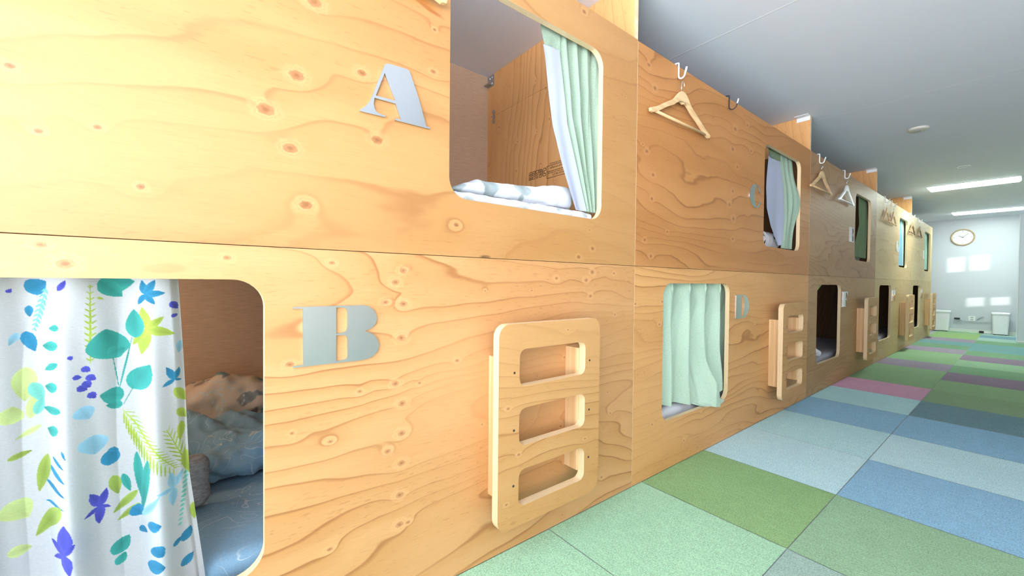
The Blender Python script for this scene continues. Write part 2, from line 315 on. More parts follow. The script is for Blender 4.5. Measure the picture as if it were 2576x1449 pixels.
LEAVES = [(-0.2145,0.7622,-0.1914,0.7773,0.8,'b'),(-0.2125,0.739,-0.2115,0.7207,0.5,'b'),(-0.1346,0.7706,-0.0888,0.7781,0.55,'t'),(-0.132,0.7778,-0.1051,0.7511,0.55,'t'),(-0.1914,0.7688,-0.2073,0.6987,0.02,'m'),(-0.1923,0.7649,-0.1981,0.7608,0.35,'m'),(-0.1923,0.7649,-0.1894,0.7563,0.35,'m'),(-0.1941,0.757,-0.2009,0.7522,0.35,'m'),(-0.1941,0.757,-0.1907,0.7468,0.35,'m'),(-0.1959,0.7492,-0.2033,0.7439,0.35,'m'),(-0.1959,0.7492,-0.1922,0.7379,0.35,'m'),(-0.1977,0.7413,-0.2052,0.736,0.35,'m'),(-0.1977,0.7413,-0.1939,0.7298,0.35,'m'),(-0.1994,0.7335,-0.2068,0.7284,0.35,'m'),(-0.1994,0.7335,-0.1957,0.7222,0.35,'m'),(-0.2012,0.7257,-0.2081,0.721,0.35,'m'),(-0.2012,0.7257,-0.1978,0.7152,0.35,'m'),(-0.203,0.718,-0.209,0.7139,0.35,'m'),(-0.203,0.718,-0.1999,0.7087,0.35,'m'),(-0.2047,0.7103,-0.2098,0.7069,0.35,'m'),(-0.2047,0.7103,-0.2022,0.7025,0.35,'m'),(-0.2065,0.7025,-0.2103,0.7,0.35,'m'),(-0.2065,0.7025,-0.2046,0.6966,0.35,'m'),(-0.0751,0.7555,-0.0792,0.7801,0.42,'b'),(-0.0751,0.7555,-0.0609,0.781,0.42,'b'),(-0.0751,0.7555,-0.0474,0.7579,0.42,'b'),(-0.0751,0.7555,-0.0611,0.7374,0.42,'b'),(-0.0751,0.7555,-0.0844,0.7369,0.42,'b'),(-0.0406,0.7415,-0.0308,0.7286,0.6,'p'),(-0.0398,0.7149,-0.0308,0.7184,0.6,'p'),(-0.1778,0.762,-0.1684,0.7792,0.4,'p'),(-0.0726,0.6948,-0.0794,0.733,0.4,'g'),(-0.0726,0.6948,-0.0496,0.7154,0.4,'g'),(-0.0726,0.6948,-0.0348,0.6832,0.4,'g'),(-0.0726,0.6948,-0.0797,0.6499,0.4,'g'),(-0.0726,0.6948,-0.092,0.6662,0.4,'g'),(-0.0879,0.6789,-0.0904,0.7296,0.5,'t'),(-0.1763,0.7027,-0.1885,0.7025,0.7,'t'),(-0.1772,0.6741,-0.1976,0.6743,0.62,'t'),(-0.1774,0.6465,-0.195,0.635,0.5,'t'),(-0.1776,0.6068,-0.1951,0.6095,0.75,'t'),(-0.1732,0.5695,-0.1982,0.5744,0.5,'t'),(-0.1764,0.5371,-0.1928,0.5408,0.85,'t'),(-0.2171,0.6977,-0.2065,0.6651,0.45,'b'),(-0.2234,0.6966,-0.2313,0.6775,0.4,'l'),(-0.1422,0.6405,-0.142,0.7724,0.02,'g'),(-0.1422,0.6456,-0.1368,0.6499,0.28,'g'),(-0.1422,0.6456,-0.1475,0.6511,0.28,'g'),(-0.1422,0.6557,-0.136,0.6609,0.28,'g'),(-0.1422,0.6557,-0.1483,0.662,0.28,'g'),(-0.1422,0.6659,-0.1353,0.6716,0.28,'g'),(-0.1422,0.6659,-0.1489,0.6727,0.28,'g'),(-0.1421,0.6761,-0.1349,0.6822,0.28,'g'),(-0.1421,0.6761,-0.1492,0.6832,0.28,'g'),(-0.1421,0.6862,-0.1347,0.6926,0.28,'g'),(-0.1421,0.6862,-0.1494,0.6935,0.28,'g'),(-0.1421,0.6964,-0.1347,0.7028,0.28,'g'),(-0.1421,0.6964,-0.1494,0.7036,0.28,'g'),(-0.1421,0.7065,-0.1348,0.7129,0.28,'g'),(-0.1421,0.7065,-0.1492,0.7135,0.28,'g'),(-0.1421,0.7167,-0.1351,0.7228,0.28,'g'),(-0.1421,0.7167,-0.1489,0.7233,0.28,'g'),(-0.1421,0.7268,-0.1356,0.7326,0.28,'g'),(-0.1421,0.7268,-0.1485,0.7329,0.28,'g'),(-0.1421,0.7369,-0.1361,0.7423,0.28,'g'),(-0.1421,0.7369,-0.1479,0.7425,0.28,'g'),(-0.142,0.7471,-0.1368,0.7518,0.28,'g'),(-0.142,0.7471,-0.1472,0.7519,0.28,'g'),(-0.142,0.7572,-0.1376,0.7613,0.28,'g'),(-0.142,0.7572,-0.1464,0.7613,0.28,'g'),(-0.142,0.7673,-0.1384,0.7706,0.28,'g'),(-0.142,0.7673,-0.1456,0.7706,0.28,'g'),(-0.1513,0.6363,-0.1428,0.628,0.7,'p'),(-0.1465,0.6214,-0.1366,0.6128,0.7,'p'),(-0.1563,0.6051,-0.1454,0.598,0.7,'p'),(-0.1442,0.5925,-0.1368,0.5822,0.7,'p'),(-0.1644,0.6572,-0.1625,0.65,0.7,'p'),(-0.161,0.6217,-0.1514,0.6203,0.7,'p'),(-0.149,0.6129,-0.1429,0.6012,0.7,'p'),(-0.1199,0.6451,-0.1253,0.6965,0.8,'t'),(-0.1225,0.6508,-0.1028,0.6616,0.8,'t'),(-0.0937,0.5877,-0.068,0.6322,0.55,'t'),(-0.1045,0.5765,-0.1325,0.5851,0.8,'t'),(-0.1059,0.5619,-0.1254,0.5656,0.6,'t'),(-0.111,0.5961,-0.1173,0.6466,0.03,'t'),(-0.1097,0.5922,-0.0933,0.6794,0.03,'t'),(-0.1051,0.5618,-0.091,0.5929,0.04,'t'),(-0.0351,0.5998,-0.0469,0.6242,0.4,'b'),(-0.0351,0.5998,-0.052,0.5898,0.4,'b'),(-0.0351,0.5998,-0.0257,0.5964,0.4,'b'),(-0.0351,0.5998,-0.029,0.6207,0.4,'b'),(-0.0351,0.584,-0.0191,0.5542,0.4,'g'),(-0.0313,0.5446,-0.0198,0.5223,0.45,'g'),(-0.2164,0.6412,-0.2178,0.5865,0.45,'q'),(-0.1059,0.5527,-0.0341,0.4352,0.02,'g'),(-0.1046,0.5487,-0.1042,0.5254,0.1,'g'),(-0.1046,0.5487,-0.0877,0.5442,0.1,'g'),(-0.1017,0.5409,-0.1013,0.5144,0.1,'g'),(-0.1017,0.5409,-0.0825,0.5357,0.1,'g'),(-0.0987,0.5332,-0.0983,0.5042,0.1,'g'),(-0.0987,0.5332,-0.0775,0.5273,0.1,'g'),(-0.0955,0.5257,-0.095,0.4947,0.1,'g'),(-0.0955,0.5257,-0.0728,0.5192,0.1,'g'),(-0.0921,0.5183,-0.0916,0.4858,0.1,'g'),(-0.0921,0.5183,-0.0683,0.5113,0.1,'g'),(-0.0886,0.511,-0.0881,0.4776,0.1,'g'),(-0.0886,0.511,-0.064,0.5037,0.1,'g'),(-0.0848,0.5038,-0.0843,0.47,0.1,'g'),(-0.0848,0.5038,-0.0598,0.4962,0.1,'g'),(-0.0809,0.4967,-0.0804,0.4629,0.1,'g'),(-0.0809,0.4967,-0.0559,0.489,0.1,'g'),(-0.0768,0.4898,-0.0764,0.4565,0.1,'g'),(-0.0768,0.4898,-0.0521,0.482,0.1,'g'),(-0.0726,0.4829,-0.0721,0.4505,0.1,'g'),(-0.0726,0.4829,-0.0484,0.4753,0.1,'g'),(-0.0681,0.4762,-0.0676,0.4451,0.1,'g'),(-0.0681,0.4762,-0.0448,0.4687,0.1,'g'),(-0.0634,0.4696,-0.063,0.4402,0.1,'g'),(-0.0634,0.4696,-0.0413,0.4624,0.1,'g'),(-0.0586,0.4631,-0.0582,0.4357,0.1,'g'),(-0.0586,0.4631,-0.0379,0.4563,0.1,'g'),(-0.0535,0.4567,-0.0531,0.4316,0.1,'g'),(-0.0535,0.4567,-0.0345,0.4504,0.1,'g'),(-0.0482,0.4504,-0.0479,0.4279,0.1,'g'),(-0.0482,0.4504,-0.0312,0.4447,0.1,'g'),(-0.0427,0.4443,-0.0424,0.4246,0.1,'g'),(-0.0427,0.4443,-0.0278,0.4392,0.1,'g'),(-0.037,0.4382,-0.0367,0.4216,0.1,'g'),(-0.037,0.4382,-0.0244,0.4338,0.1,'g'),(-0.0157,0.4259,-0.0458,0.5113,0.02,'g'),(-0.0174,0.4308,-0.0143,0.4473,0.12,'g'),(-0.0174,0.4308,-0.0299,0.4412,0.12,'g'),(-0.0208,0.4404,-0.0171,0.4601,0.12,'g'),(-0.0208,0.4404,-0.0356,0.4527,0.12,'g'),(-0.0242,0.4501,-0.0202,0.4715,0.12,'g'),(-0.0242,0.4501,-0.0403,0.4633,0.12,'g'),(-0.0276,0.4597,-0.0235,0.4817,0.12,'g'),(-0.0276,0.4597,-0.044,0.473,0.12,'g'),(-0.0309,0.4692,-0.0269,0.4906,0.12,'g'),(-0.0309,0.4692,-0.0469,0.482,0.12,'g'),(-0.0343,0.4786,-0.0306,0.4986,0.12,'g'),(-0.0343,0.4786,-0.049,0.4905,0.12,'g'),(-0.0376,0.488,-0.0343,0.5057,0.12,'g'),(-0.0376,0.488,-0.0506,0.4984,0.12,'g'),(-0.0409,0.4974,-0.0382,0.512,0.12,'g'),(-0.0409,0.4974,-0.0517,0.5059,0.12,'g'),(-0.0442,0.5067,-0.0421,0.5178,0.12,'g'),(-0.0442,0.5067,-0.0524,0.5131,0.12,'g'),(-0.1529,0.5709,-0.1437,0.5494,0.8,'l'),(-0.1396,0.5197,-0.1385,0.4869,0.8,'l'),(-0.1239,0.461,-0.1167,0.4911,0.6,'b'),(-0.1232,0.4884,-0.1107,0.4832,0.5,'b'),(-0.1852,0.4976,-0.1697,0.4777,0.2,'b'),(-0.1909,0.4827,-0.1684,0.4544,0.2,'b'),(-0.1956,0.4552,-0.1685,0.4326,0.2,'b'),(-0.1958,0.4217,-0.1701,0.4127,0.2,'b'),(-0.1723,0.5082,-0.1677,0.493,0.2,'b'),(-0.1931,0.4981,-0.2035,0.438,0.25,'o'),(-0.1748,0.415,-0.2073,0.3671,0.35,'o'),(-0.2347,0.4319,-0.2147,0.4012,0.75,'q'),(-0.2342,0.4993,-0.2103,0.5071,0.35,'o'),(-0.2006,0.546,-0.2277,0.5283,0.25,'q'),(-0.2352,0.3527,-0.2114,0.3525,0.6,'q'),(-0.2338,0.5551,-0.2284,0.5819,0.8,'q'),(-0.2126,0.5588,-0.2036,0.6075,0.3,'q'),(-0.1326,0.3961,-0.1438,0.4235,0.38,'p'),(-0.1326,0.3961,-0.1494,0.3869,0.38,'p'),(-0.1326,0.3961,-0.1256,0.4237,0.38,'p'),(-0.1326,0.3961,-0.1206,0.3889,0.38,'p'),(-0.1326,0.3961,-0.1341,0.3666,0.38,'p'),(-0.171,0.339,-0.1707,0.3883,0.42,'p'),(-0.171,0.339,-0.1906,0.3576,0.42,'p'),(-0.171,0.339,-0.1873,0.3277,0.42,'p'),(-0.171,0.339,-0.1577,0.3556,0.42,'p'),(-0.171,0.339,-0.1635,0.3055,0.42,'p'),(-0.1064,0.4392,-0.0966,0.4053,0.3,'t'),(-0.0887,0.4736,-0.0785,0.379,0.14,'t'),(-0.0715,0.4633,-0.0808,0.3664,0.12,'t'),(-0.1183,0.4409,-0.1119,0.4055,0.4,'o'),(-0.0876,0.4039,-0.1186,0.3745,0.3,'o'),(-0.0841,0.3798,-0.1134,0.3588,0.3,'o'),(-0.0951,0.3754,-0.0786,0.3598,0.8,'b'),(-0.0725,0.3433,-0.0528,0.3465,0.8,'b'),(-0.0851,0.3366,-0.0731,0.3308,0.8,'b'),(-0.0646,0.308,-0.0495,0.2912,0.8,'b'),(-0.0733,0.2728,-0.0475,0.2693,0.8,'b'),(-0.0372,0.4024,-0.0602,0.4019,0.35,'l'),(-0.0372,0.4024,-0.0379,0.37,0.35,'l'),(-0.0372,0.4024,-0.0243,0.4284,0.35,'l'),(-0.0372,0.4024,-0.0416,0.4334,0.35,'l'),(-0.0151,0.4196,-0.0244,0.4184,0.6,'m'),(-0.016,0.4114,-0.025,0.4101,0.6,'m'),(-0.017,0.4032,-0.0256,0.4019,0.6,'m'),(-0.0179,0.3951,-0.0263,0.3937,0.6,'m'),(-0.0189,0.3869,-0.0269,0.3855,0.6,'m'),(-0.0198,0.3787,-0.0275,0.3773,0.6,'m'),(-0.0208,0.3706,-0.0282,0.3691,0.6,'m'),(-0.0217,0.3624,-0.0288,0.3609,0.6,'m'),(-0.0227,0.3543,-0.0295,0.3527,0.6,'m'),(-0.0236,0.3462,-0.0301,0.3445,0.6,'m'),(-0.0246,0.3381,-0.0307,0.3363,0.6,'m'),(-0.0255,0.3299,-0.0314,0.3281,0.6,'m'),(-0.0096,0.357,-0.0077,0.3237,0.35,'g'),(-0.0238,0.2926,-0.0134,0.3157,0.55,'b'),(-0.0366,0.2954,-0.0278,0.3051,0.6,'b'),(-0.0255,0.2476,-0.0092,0.2637,0.6,'b'),(-0.1176,0.3017,-0.098,0.328,0.6,'t'),(-0.1138,0.2817,-0.103,0.2992,0.6,'t'),(-0.0809,0.3587,-0.055,0.4002,0.2,'l'),(-0.2101,0.6153,-0.1982,0.5829,0.5,'m'),(-0.206,0.5641,-0.1981,0.5931,0.4,'m'),(-0.2324,0.7591,-0.2286,0.7656,0.6,'p'),(-0.0273,0.67,-0.0298,0.6465,0.4,'l'),(-0.1347,0.7509,-0.1271,0.7472,0.5,'g'),(-0.0218,0.4618,-0.0157,0.4158,0.3,'g'),(-0.0262,0.5189,-0.0279,0.4834,0.3,'g')]
# ------------------------------------------------------------------ dimensions (metres)
TOP, SEAM, CEIL, DEEP, TH = 1.696, .848, 1.93, .967, .02
STEP, B0 = 1.983, 1.307
EDGES = [B0 - STEP, B0, B0 + STEP, B0 + 2 * STEP, B0 + 3 * STEP, 9.12]
LOW = [(-.5, .101), (1.507, 2.105), (3.49, 4.09), (5.475, 6.07), (7.466, 8.06)]
UPP = [(.507, 1.107), (2.513, 3.1), (4.48, 5.04), (6.45, 6.98), (8.365, 8.94)]
XB, XF, YR = -1.8, 10.35, -2.6

# ------------------------------------------------------------------ materials
KA = [(.157, 1.197, .016), (.103, 1.114, .017), (.145, 1.048, .015), (.321, 1.104, .015), (.286, 1.244, .012), (.174, .938, .014), (.463, 1.408, .006),
      (.189, 1.358, .016), (1.007, 1.679, .011), (1.064, .90, .01), (.995, .868, .01), (.529, .93, .009), (-.216, 1.091, .007), (-.127, 1.024, .006), (-.076, .937, .007), (-.189, 1.003, .006)]
KB = [(.385, .808, .011), (.366, .78, .012), (.386, .728, .012), (.381, .647, .013), (.367, .539, .011), (.384, .489, .012), (.383, .417, .012), (.349, .382, .01), (.383, .345, .012),
      (.379, .269, .012), (.379, .197, .012), (.279, .708, .007), (.284, .534, .007), (.149, .47, .006), (.894, .796, .009), (1.064, .819, .012), (1.034, .791, .012), (1.056, .737, .01), (-.163, .805, .013)]
KC = [(1.378, 1.63, .013), (1.423, 1.554, .014), (1.373, 1.296, .013), (1.419, 1.212, .013), (1.413, 1.117, .012), (1.369, .951, .011), (1.412, .89, .012),
      (2.136, 1.565, .018), (2.11, 1.459, .018), (2.167, 1.38, .014), (2.086, 1.178, .016), (2.133, 1.113, .018), (2.331, 1.495, .013), (2.275, 1.618, .013), (2.12, 1.25, .014), (2.13, 1.01, .014)]
def rel(K, x0): return [(a - x0, b, r) for a, b, r in K]
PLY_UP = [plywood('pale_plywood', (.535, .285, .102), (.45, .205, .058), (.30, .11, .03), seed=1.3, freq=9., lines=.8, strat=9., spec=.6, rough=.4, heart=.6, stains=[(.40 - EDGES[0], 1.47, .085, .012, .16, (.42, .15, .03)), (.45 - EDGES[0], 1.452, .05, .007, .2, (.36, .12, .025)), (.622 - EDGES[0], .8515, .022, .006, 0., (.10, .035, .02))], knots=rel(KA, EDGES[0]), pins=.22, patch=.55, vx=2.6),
          plywood('tan_plywood', (.54, .25, .085), (.44, .185, .053), (.26, .092, .026), seed=4.1, freq=10., lines=.9, strat=16., knots=rel(KC, EDGES[1]), pins=.2, patch=.6, vx=2.8),
          plywood('brown_plywood', (.46, .27, .135), (.37, .195, .08), (.21, .10, .045), seed=6.7, freq=14., lines=1., pins=.75),
          plywood('straw_plywood', (.66, .47, .24), (.55, .35, .15), (.36, .20, .08), seed=9.2, freq=10., lines=.7, pins=.5),
          plywood('straw_plywood', (.66, .50, .27), (.55, .38, .18), (.38, .22, .1), seed=11.2, freq=10., lines=.6, pins=.5)]
PLY_LO = [plywood('honey_plywood', (.64, .345, .145), (.53, .25, .08), (.32, .12, .036), seed=2.2, freq=14., lines=1.1, strat=19., spec=.5, rough=.42, knots=rel(KB, EDGES[0]), pins=.5, patch=.35),
          plywood('honey_plywood', (.72, .385, .15), (.58, .28, .09), (.34, .14, .04), seed=5.5, freq=13., lines=1.1, strat=24., pins=.4, patch=.4),
          plywood('brown_plywood', (.50, .30, .14), (.40, .215, .085), (.24, .11, .045), seed=7.9, freq=13., lines=1., strat=24., pins=.6),
          plywood('straw_plywood', (.60, .42, .20), (.50, .31, .125), (.32, .17, .07), seed=10.3, freq=12., lines=.7, pins=.5),
          plywood('straw_plywood', (.62, .46, .23), (.52, .34, .15), (.35, .2, .09), seed=12.3, freq=12., lines=.6, pins=.5)]
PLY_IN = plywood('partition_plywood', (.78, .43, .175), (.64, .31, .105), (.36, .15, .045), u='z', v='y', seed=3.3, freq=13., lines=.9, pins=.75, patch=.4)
PLY_SHADE = plywood('shaded_partition_plywood', (.20, .10, .045), (.15, .07, .03), (.08, .035, .014), u='z', v='y', seed=3.9, freq=13., lines=.9, pins=.75, patch=.4)  # same partition wood darkened, the shade of the bunk interiors put into its colour
PLY_LAD = plywood('ladder_plywood', (.60, .335, .135), (.51, .26, .085), (.30, .125, .04), seed=8.8, freq=12., lines=1., strat=24., pins=.75)
EDGE = ply_edge('plywood_edge')
PINE = lumber('pine_block', (.80, .56, .31), (.66, .41, .19))
BEECH = lumber('beech', (.82, .58, .32), (.72, .47, .24), u='x')
DARKWOOD = lumber('dark_wood', (.30, .20, .11), (.22, .14, .07), u='x')
STEEL = plain('brushed_steel', (.58, .60, .62), .12, 1.)
SATIN = plain('satin_steel', (.60, .63, .61), .28, 1.)
CHROME = plain('chrome', (.82, .83, .84), .06, 1.)
ZINC = plain('zinc', (.45, .47, .48), .45, .8)
WHITE = plain('white_plastic', (.82, .84, .85), .35)
BLACK = plain('black_plastic', (.015, .017, .02), .4)
GREYP = plain('grey_plastic', (.4, .42, .43), .5)
INK = plain('stamp_ink', (.06, .025, .012), .8)

def wallpaper():
    t = NT('brown_wallpaper', .8, .2); v, X, Y, Z = t.xyz()
    f = t.noise(t.comb(t.mth('MULTIPLY', X, 18.), 0., t.mth('MULTIPLY', Z, 520.)), 1., 3., .6)
    t.col(t.mix(t.ss(f, .3, .7), (.54, .375, .255), (.70, .51, .36))); t.bump(f, .4, .001); return t.m
def ceiling_mat():
    t = NT('ceiling_paper', .85, .2); v, X, Y, Z = t.xyz()
    f = t.noise(v, 160., 2., .5)
    q = t.mth('ABSOLUTE', t.mth('SUBTRACT', t.mth('FRACT', t.mth('MULTIPLY_ADD', X, 1 / 1.5, -1.905 / 1.5 + .5)), .5))
    line = t.ss(q, .0045, .0015)
    t.col(t.mix(t.mth('MULTIPLY', line, .8), (.83, .86, .95), (.92, .94, .98)))
    t.bump(t.mth('ADD', t.mth('MULTIPLY', f, .25), line), .35, .0015); return t.m
WALLP = wallpaper(); CEILM = ceiling_mat()
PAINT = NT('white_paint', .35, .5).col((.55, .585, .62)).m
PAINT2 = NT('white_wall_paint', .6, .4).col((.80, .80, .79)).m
TRIMW = plain('white_trim', (.82, .85, .87), .4)

# ------------------------------------------------------------------ the setting
def mul(k, c): return tuple(min(.9, q * k) for q in c)
CT = {'mint': carpet('carpet_mint', (.40, .68, .46)), 'sage': carpet('carpet_sage', (.30, .50, .23)), 'sky': carpet('carpet_sky', (.55, .82, .97)),
      'aqua': carpet('carpet_aqua', (.50, .79, .88)), 'blue': carpet('carpet_blue', (.30, .54, .73)), 'slate': carpet('carpet_slate', (.19, .33, .38)),
      'pink': carpet('carpet_pink', mul(1.50, lin(182, 142, 164))), 'mauve': carpet('carpet_mauve', (.36, .31, .40)), 'leaf': carpet('carpet_leaf', (.30, .47, .27)),
      'moss': carpet('carpet_moss', (.29, .43, .26)), 'plum': carpet('carpet_plum', (.29, .23, .31)), 'grey': carpet('carpet_grey', (.36, .52, .45)),
      'teal': carpet('carpet_teal', (.21, .40, .41)), 'lime': carpet('carpet_lime', (.30, .46, .20)), 'green': carpet('carpet_green', (.22, .39, .24)), 'fern': carpet('carpet_fern', (.32, .52, .33))}
KEYS = list(CT); T, X0, W0 = .5, .873, .496
ROW0 = {-1: 'mint', 0: 'mint', 1: 'sage', 2: 'sky', 3: 'aqua', 4: 'blue', 5: 'aqua', 6: 'pink', 7: 'leaf', 8: 'moss', 9: 'mauve', 10: 'leaf', 11: 'leaf', 12: 'mauve', 13: 'green', 14: 'teal', 15: 'mauve', 16: 'lime', 17: 'lime', 18: 'leaf'}
ROW0[7] = 'leaf'; ROW0[8] = 'leaf'
ROW1 = {-1: 'grey', 0: 'grey', 1: 'fern', 2: 'blue', 3: 'sky', 4: 'blue', 5: 'slate', 6: 'moss', 7: 'leaf', 8: 'plum', 9: 'green', 10: 'fern', 11: 'plum', 12: 'green', 13: 'teal', 14: 'teal', 15: 'green', 16: 'grey', 17: 'slate', 18: 'grey'}
fl = MB(); rnd = random.Random(3)
for k in range(-6, 19):
    xa, xb = max(XB, X0 + k * T), min(XF, X0 + (k + 1) * T)
    ys = [0., -W0, -W0 - T, -W0 - 2 * T, -W0 - 3 * T, YR]
    for c in range(5):
        key = (ROW0 if c == 0 else ROW1 if c == 1 else {}).get(k) or rnd.choice(KEYS)
        m = KEYS.index(key); g = .0012
        fl.add([(xa + g, ys[c + 1] + g, 0), (xb - g, ys[c + 1] + g, 0), (xb - g, ys[c] - g * (c > 0), 0), (xa + g, ys[c] - g * (c > 0), 0)], [(0, 1, 2, 3)], m)
fl.add([(XB, YR, -.003), (XF, YR, -.003), (XF, DEEP, -.003), (XB, DEEP, -.003)], [(0, 1, 2, 3)], len(KEYS))
fl.add([(XB, YR, -.05), (XF, YR, -.05), (XF, DEEP, -.05), (XB, DEEP, -.05)], [(0, 3, 2, 1)], len(KEYS))
struct(fl.build('floor', [CT[k] for k in KEYS] + [GREYP], fix=False))
struct(MB().box(XB - .1, XF + .1, YR - .1, DEEP + .1, CEIL, CEIL + .1).build('ceiling', CEILM))
struct(MB().box(XB - .1, XF + .1, DEEP, DEEP + .1, 0, CEIL).build('wall_left', WALLP))
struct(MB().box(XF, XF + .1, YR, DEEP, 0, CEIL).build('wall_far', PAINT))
def rect(a, b, c, d): return [(a, c), (b, c), (b, d), (a, d)]
WB = (-2.52, -.06, .12, 1.9)            # the window behind the camera (y, z)
WR = (-1.7, -.62, .35, 1.88)             # the window beside the camera (x, z)
WS = (8.70, 9.30, .60, 1.60)            # added unseen window down the right-hand wall, panes shaped to throw sun patches
struct(MB().prism([rect(YR, DEEP, 0, CEIL), rect(*WB)], XB - .1, XB, 'yz').build('wall_back', [PAINT2, PAINT2]))
struct(MB().prism([rect(XB, XF, 0, CEIL), rect(*WR), rect(*WS)], YR - .1, YR, 'xz').build('wall_right', [PAINT2, PAINT2]))
def frame(name, w, plane, d, bars=1):
    a, b, c, e = w; t = .04; k = (b - a - t * (bars + 2)) / (bars + 1)
    holes = [rect(a + t + i * (k + t), a + t + i * (k + t) + k, c + t, e - t) for i in range(bars + 1)]
    return struct(MB().prism([rect(a, b, c, e)] + holes, d - .035, d + .005, plane).build(name, [TRIMW, TRIMW]))
frame('window_1', WB, 'yz', XB - .03, 2); frame('window_2', WR, 'xz', YR - .03, 1); struct(MB().prism([rect(*WS)] + [rect(*q) for q in ((8.757, 8.89, 1.28, 1.53), (8.915, 9.054, 1.28, 1.53), (8.896, 9.03, .67, .82), (9.059, 9.191, .68, .81))], YR - .125, YR - .1005, 'xz').build('sun_patch_window', [TRIMW, TRIMW]))
struct(MB().box(-1.95, -1.80, -5.3, YR - .101, 0, 2.6).build('sun_blocker_wall', PAINT2))  # unseen wall added outside to keep sun off the window beside the camera
struct(MB().box(XF - .012, XF - .0005, -2.59, DEEP - .001, .001, .045).build('baseboard_far', plain('pale_baseboard', (.70, .76, .70), .5), bevel=.002))
# a white door leaf standing open across the right of the corridor, its hinge post at the side wall
dl = struct(MB().box(8.985, 9.02, -1.62, -.862, .012, 1.79).build('door_1', plain('door_white', (.66, .73, .80), .4), bevel=.003))
MB().box(8.978, 8.985, -1.62, -.862, .012, .03).box(8.978, 9.025, -.8615, -.852, .012, 1.79).build('door_edge', TRIMW, dl)
MB().lathe([(.0, -.05), (.012, -.05), (.014, -.03), (.006, -.028), (.006, 0), (.018, 0), (.018, .004)], 'x', (8.984 - .0045, -1.0, .95), 16).build('door_knob', STEEL, dl, True)

# ------------------------------------------------------------------ bunk bays
LETT = 'ABCDEFGHIJ'
def strokes(m, pts, w, x):
    """flat pen strokes on a plane x = const, points are (y, z)"""
    for (a, b) in zip(pts, pts[1:]):
        d = Vector((b[0] - a[0], b[1] - a[1])); 
        if d.length < 1e-6: continue
        d.normalize(); q = Vector((-d.y, d.x)) * w / 2; e = d * w * .3
        P = [(a[0] - e.x + q.x, a[1] - e.y + q.y), (b[0] + e.x + q.x, b[1] + e.y + q.y), (b[0] + e.x - q.x, b[1] + e.y - q.y), (a[0] - e.x - q.x, a[1] - e.y - q.y)]
        m.prism([P], x, x - .0006, 'yz', 0, 0)
bay_labels = ['near plywood double bunk, pale front, upper opening beside letter A and lower beside letter B', 'second plywood double bunk, tan front, letters C above and D below',
              'third plywood double bunk, brown front, letters E above and F below', 'fourth plywood double bunk, straw front, letters G above and H below', 'last plywood double bunk at the far end of the row by the white wall']
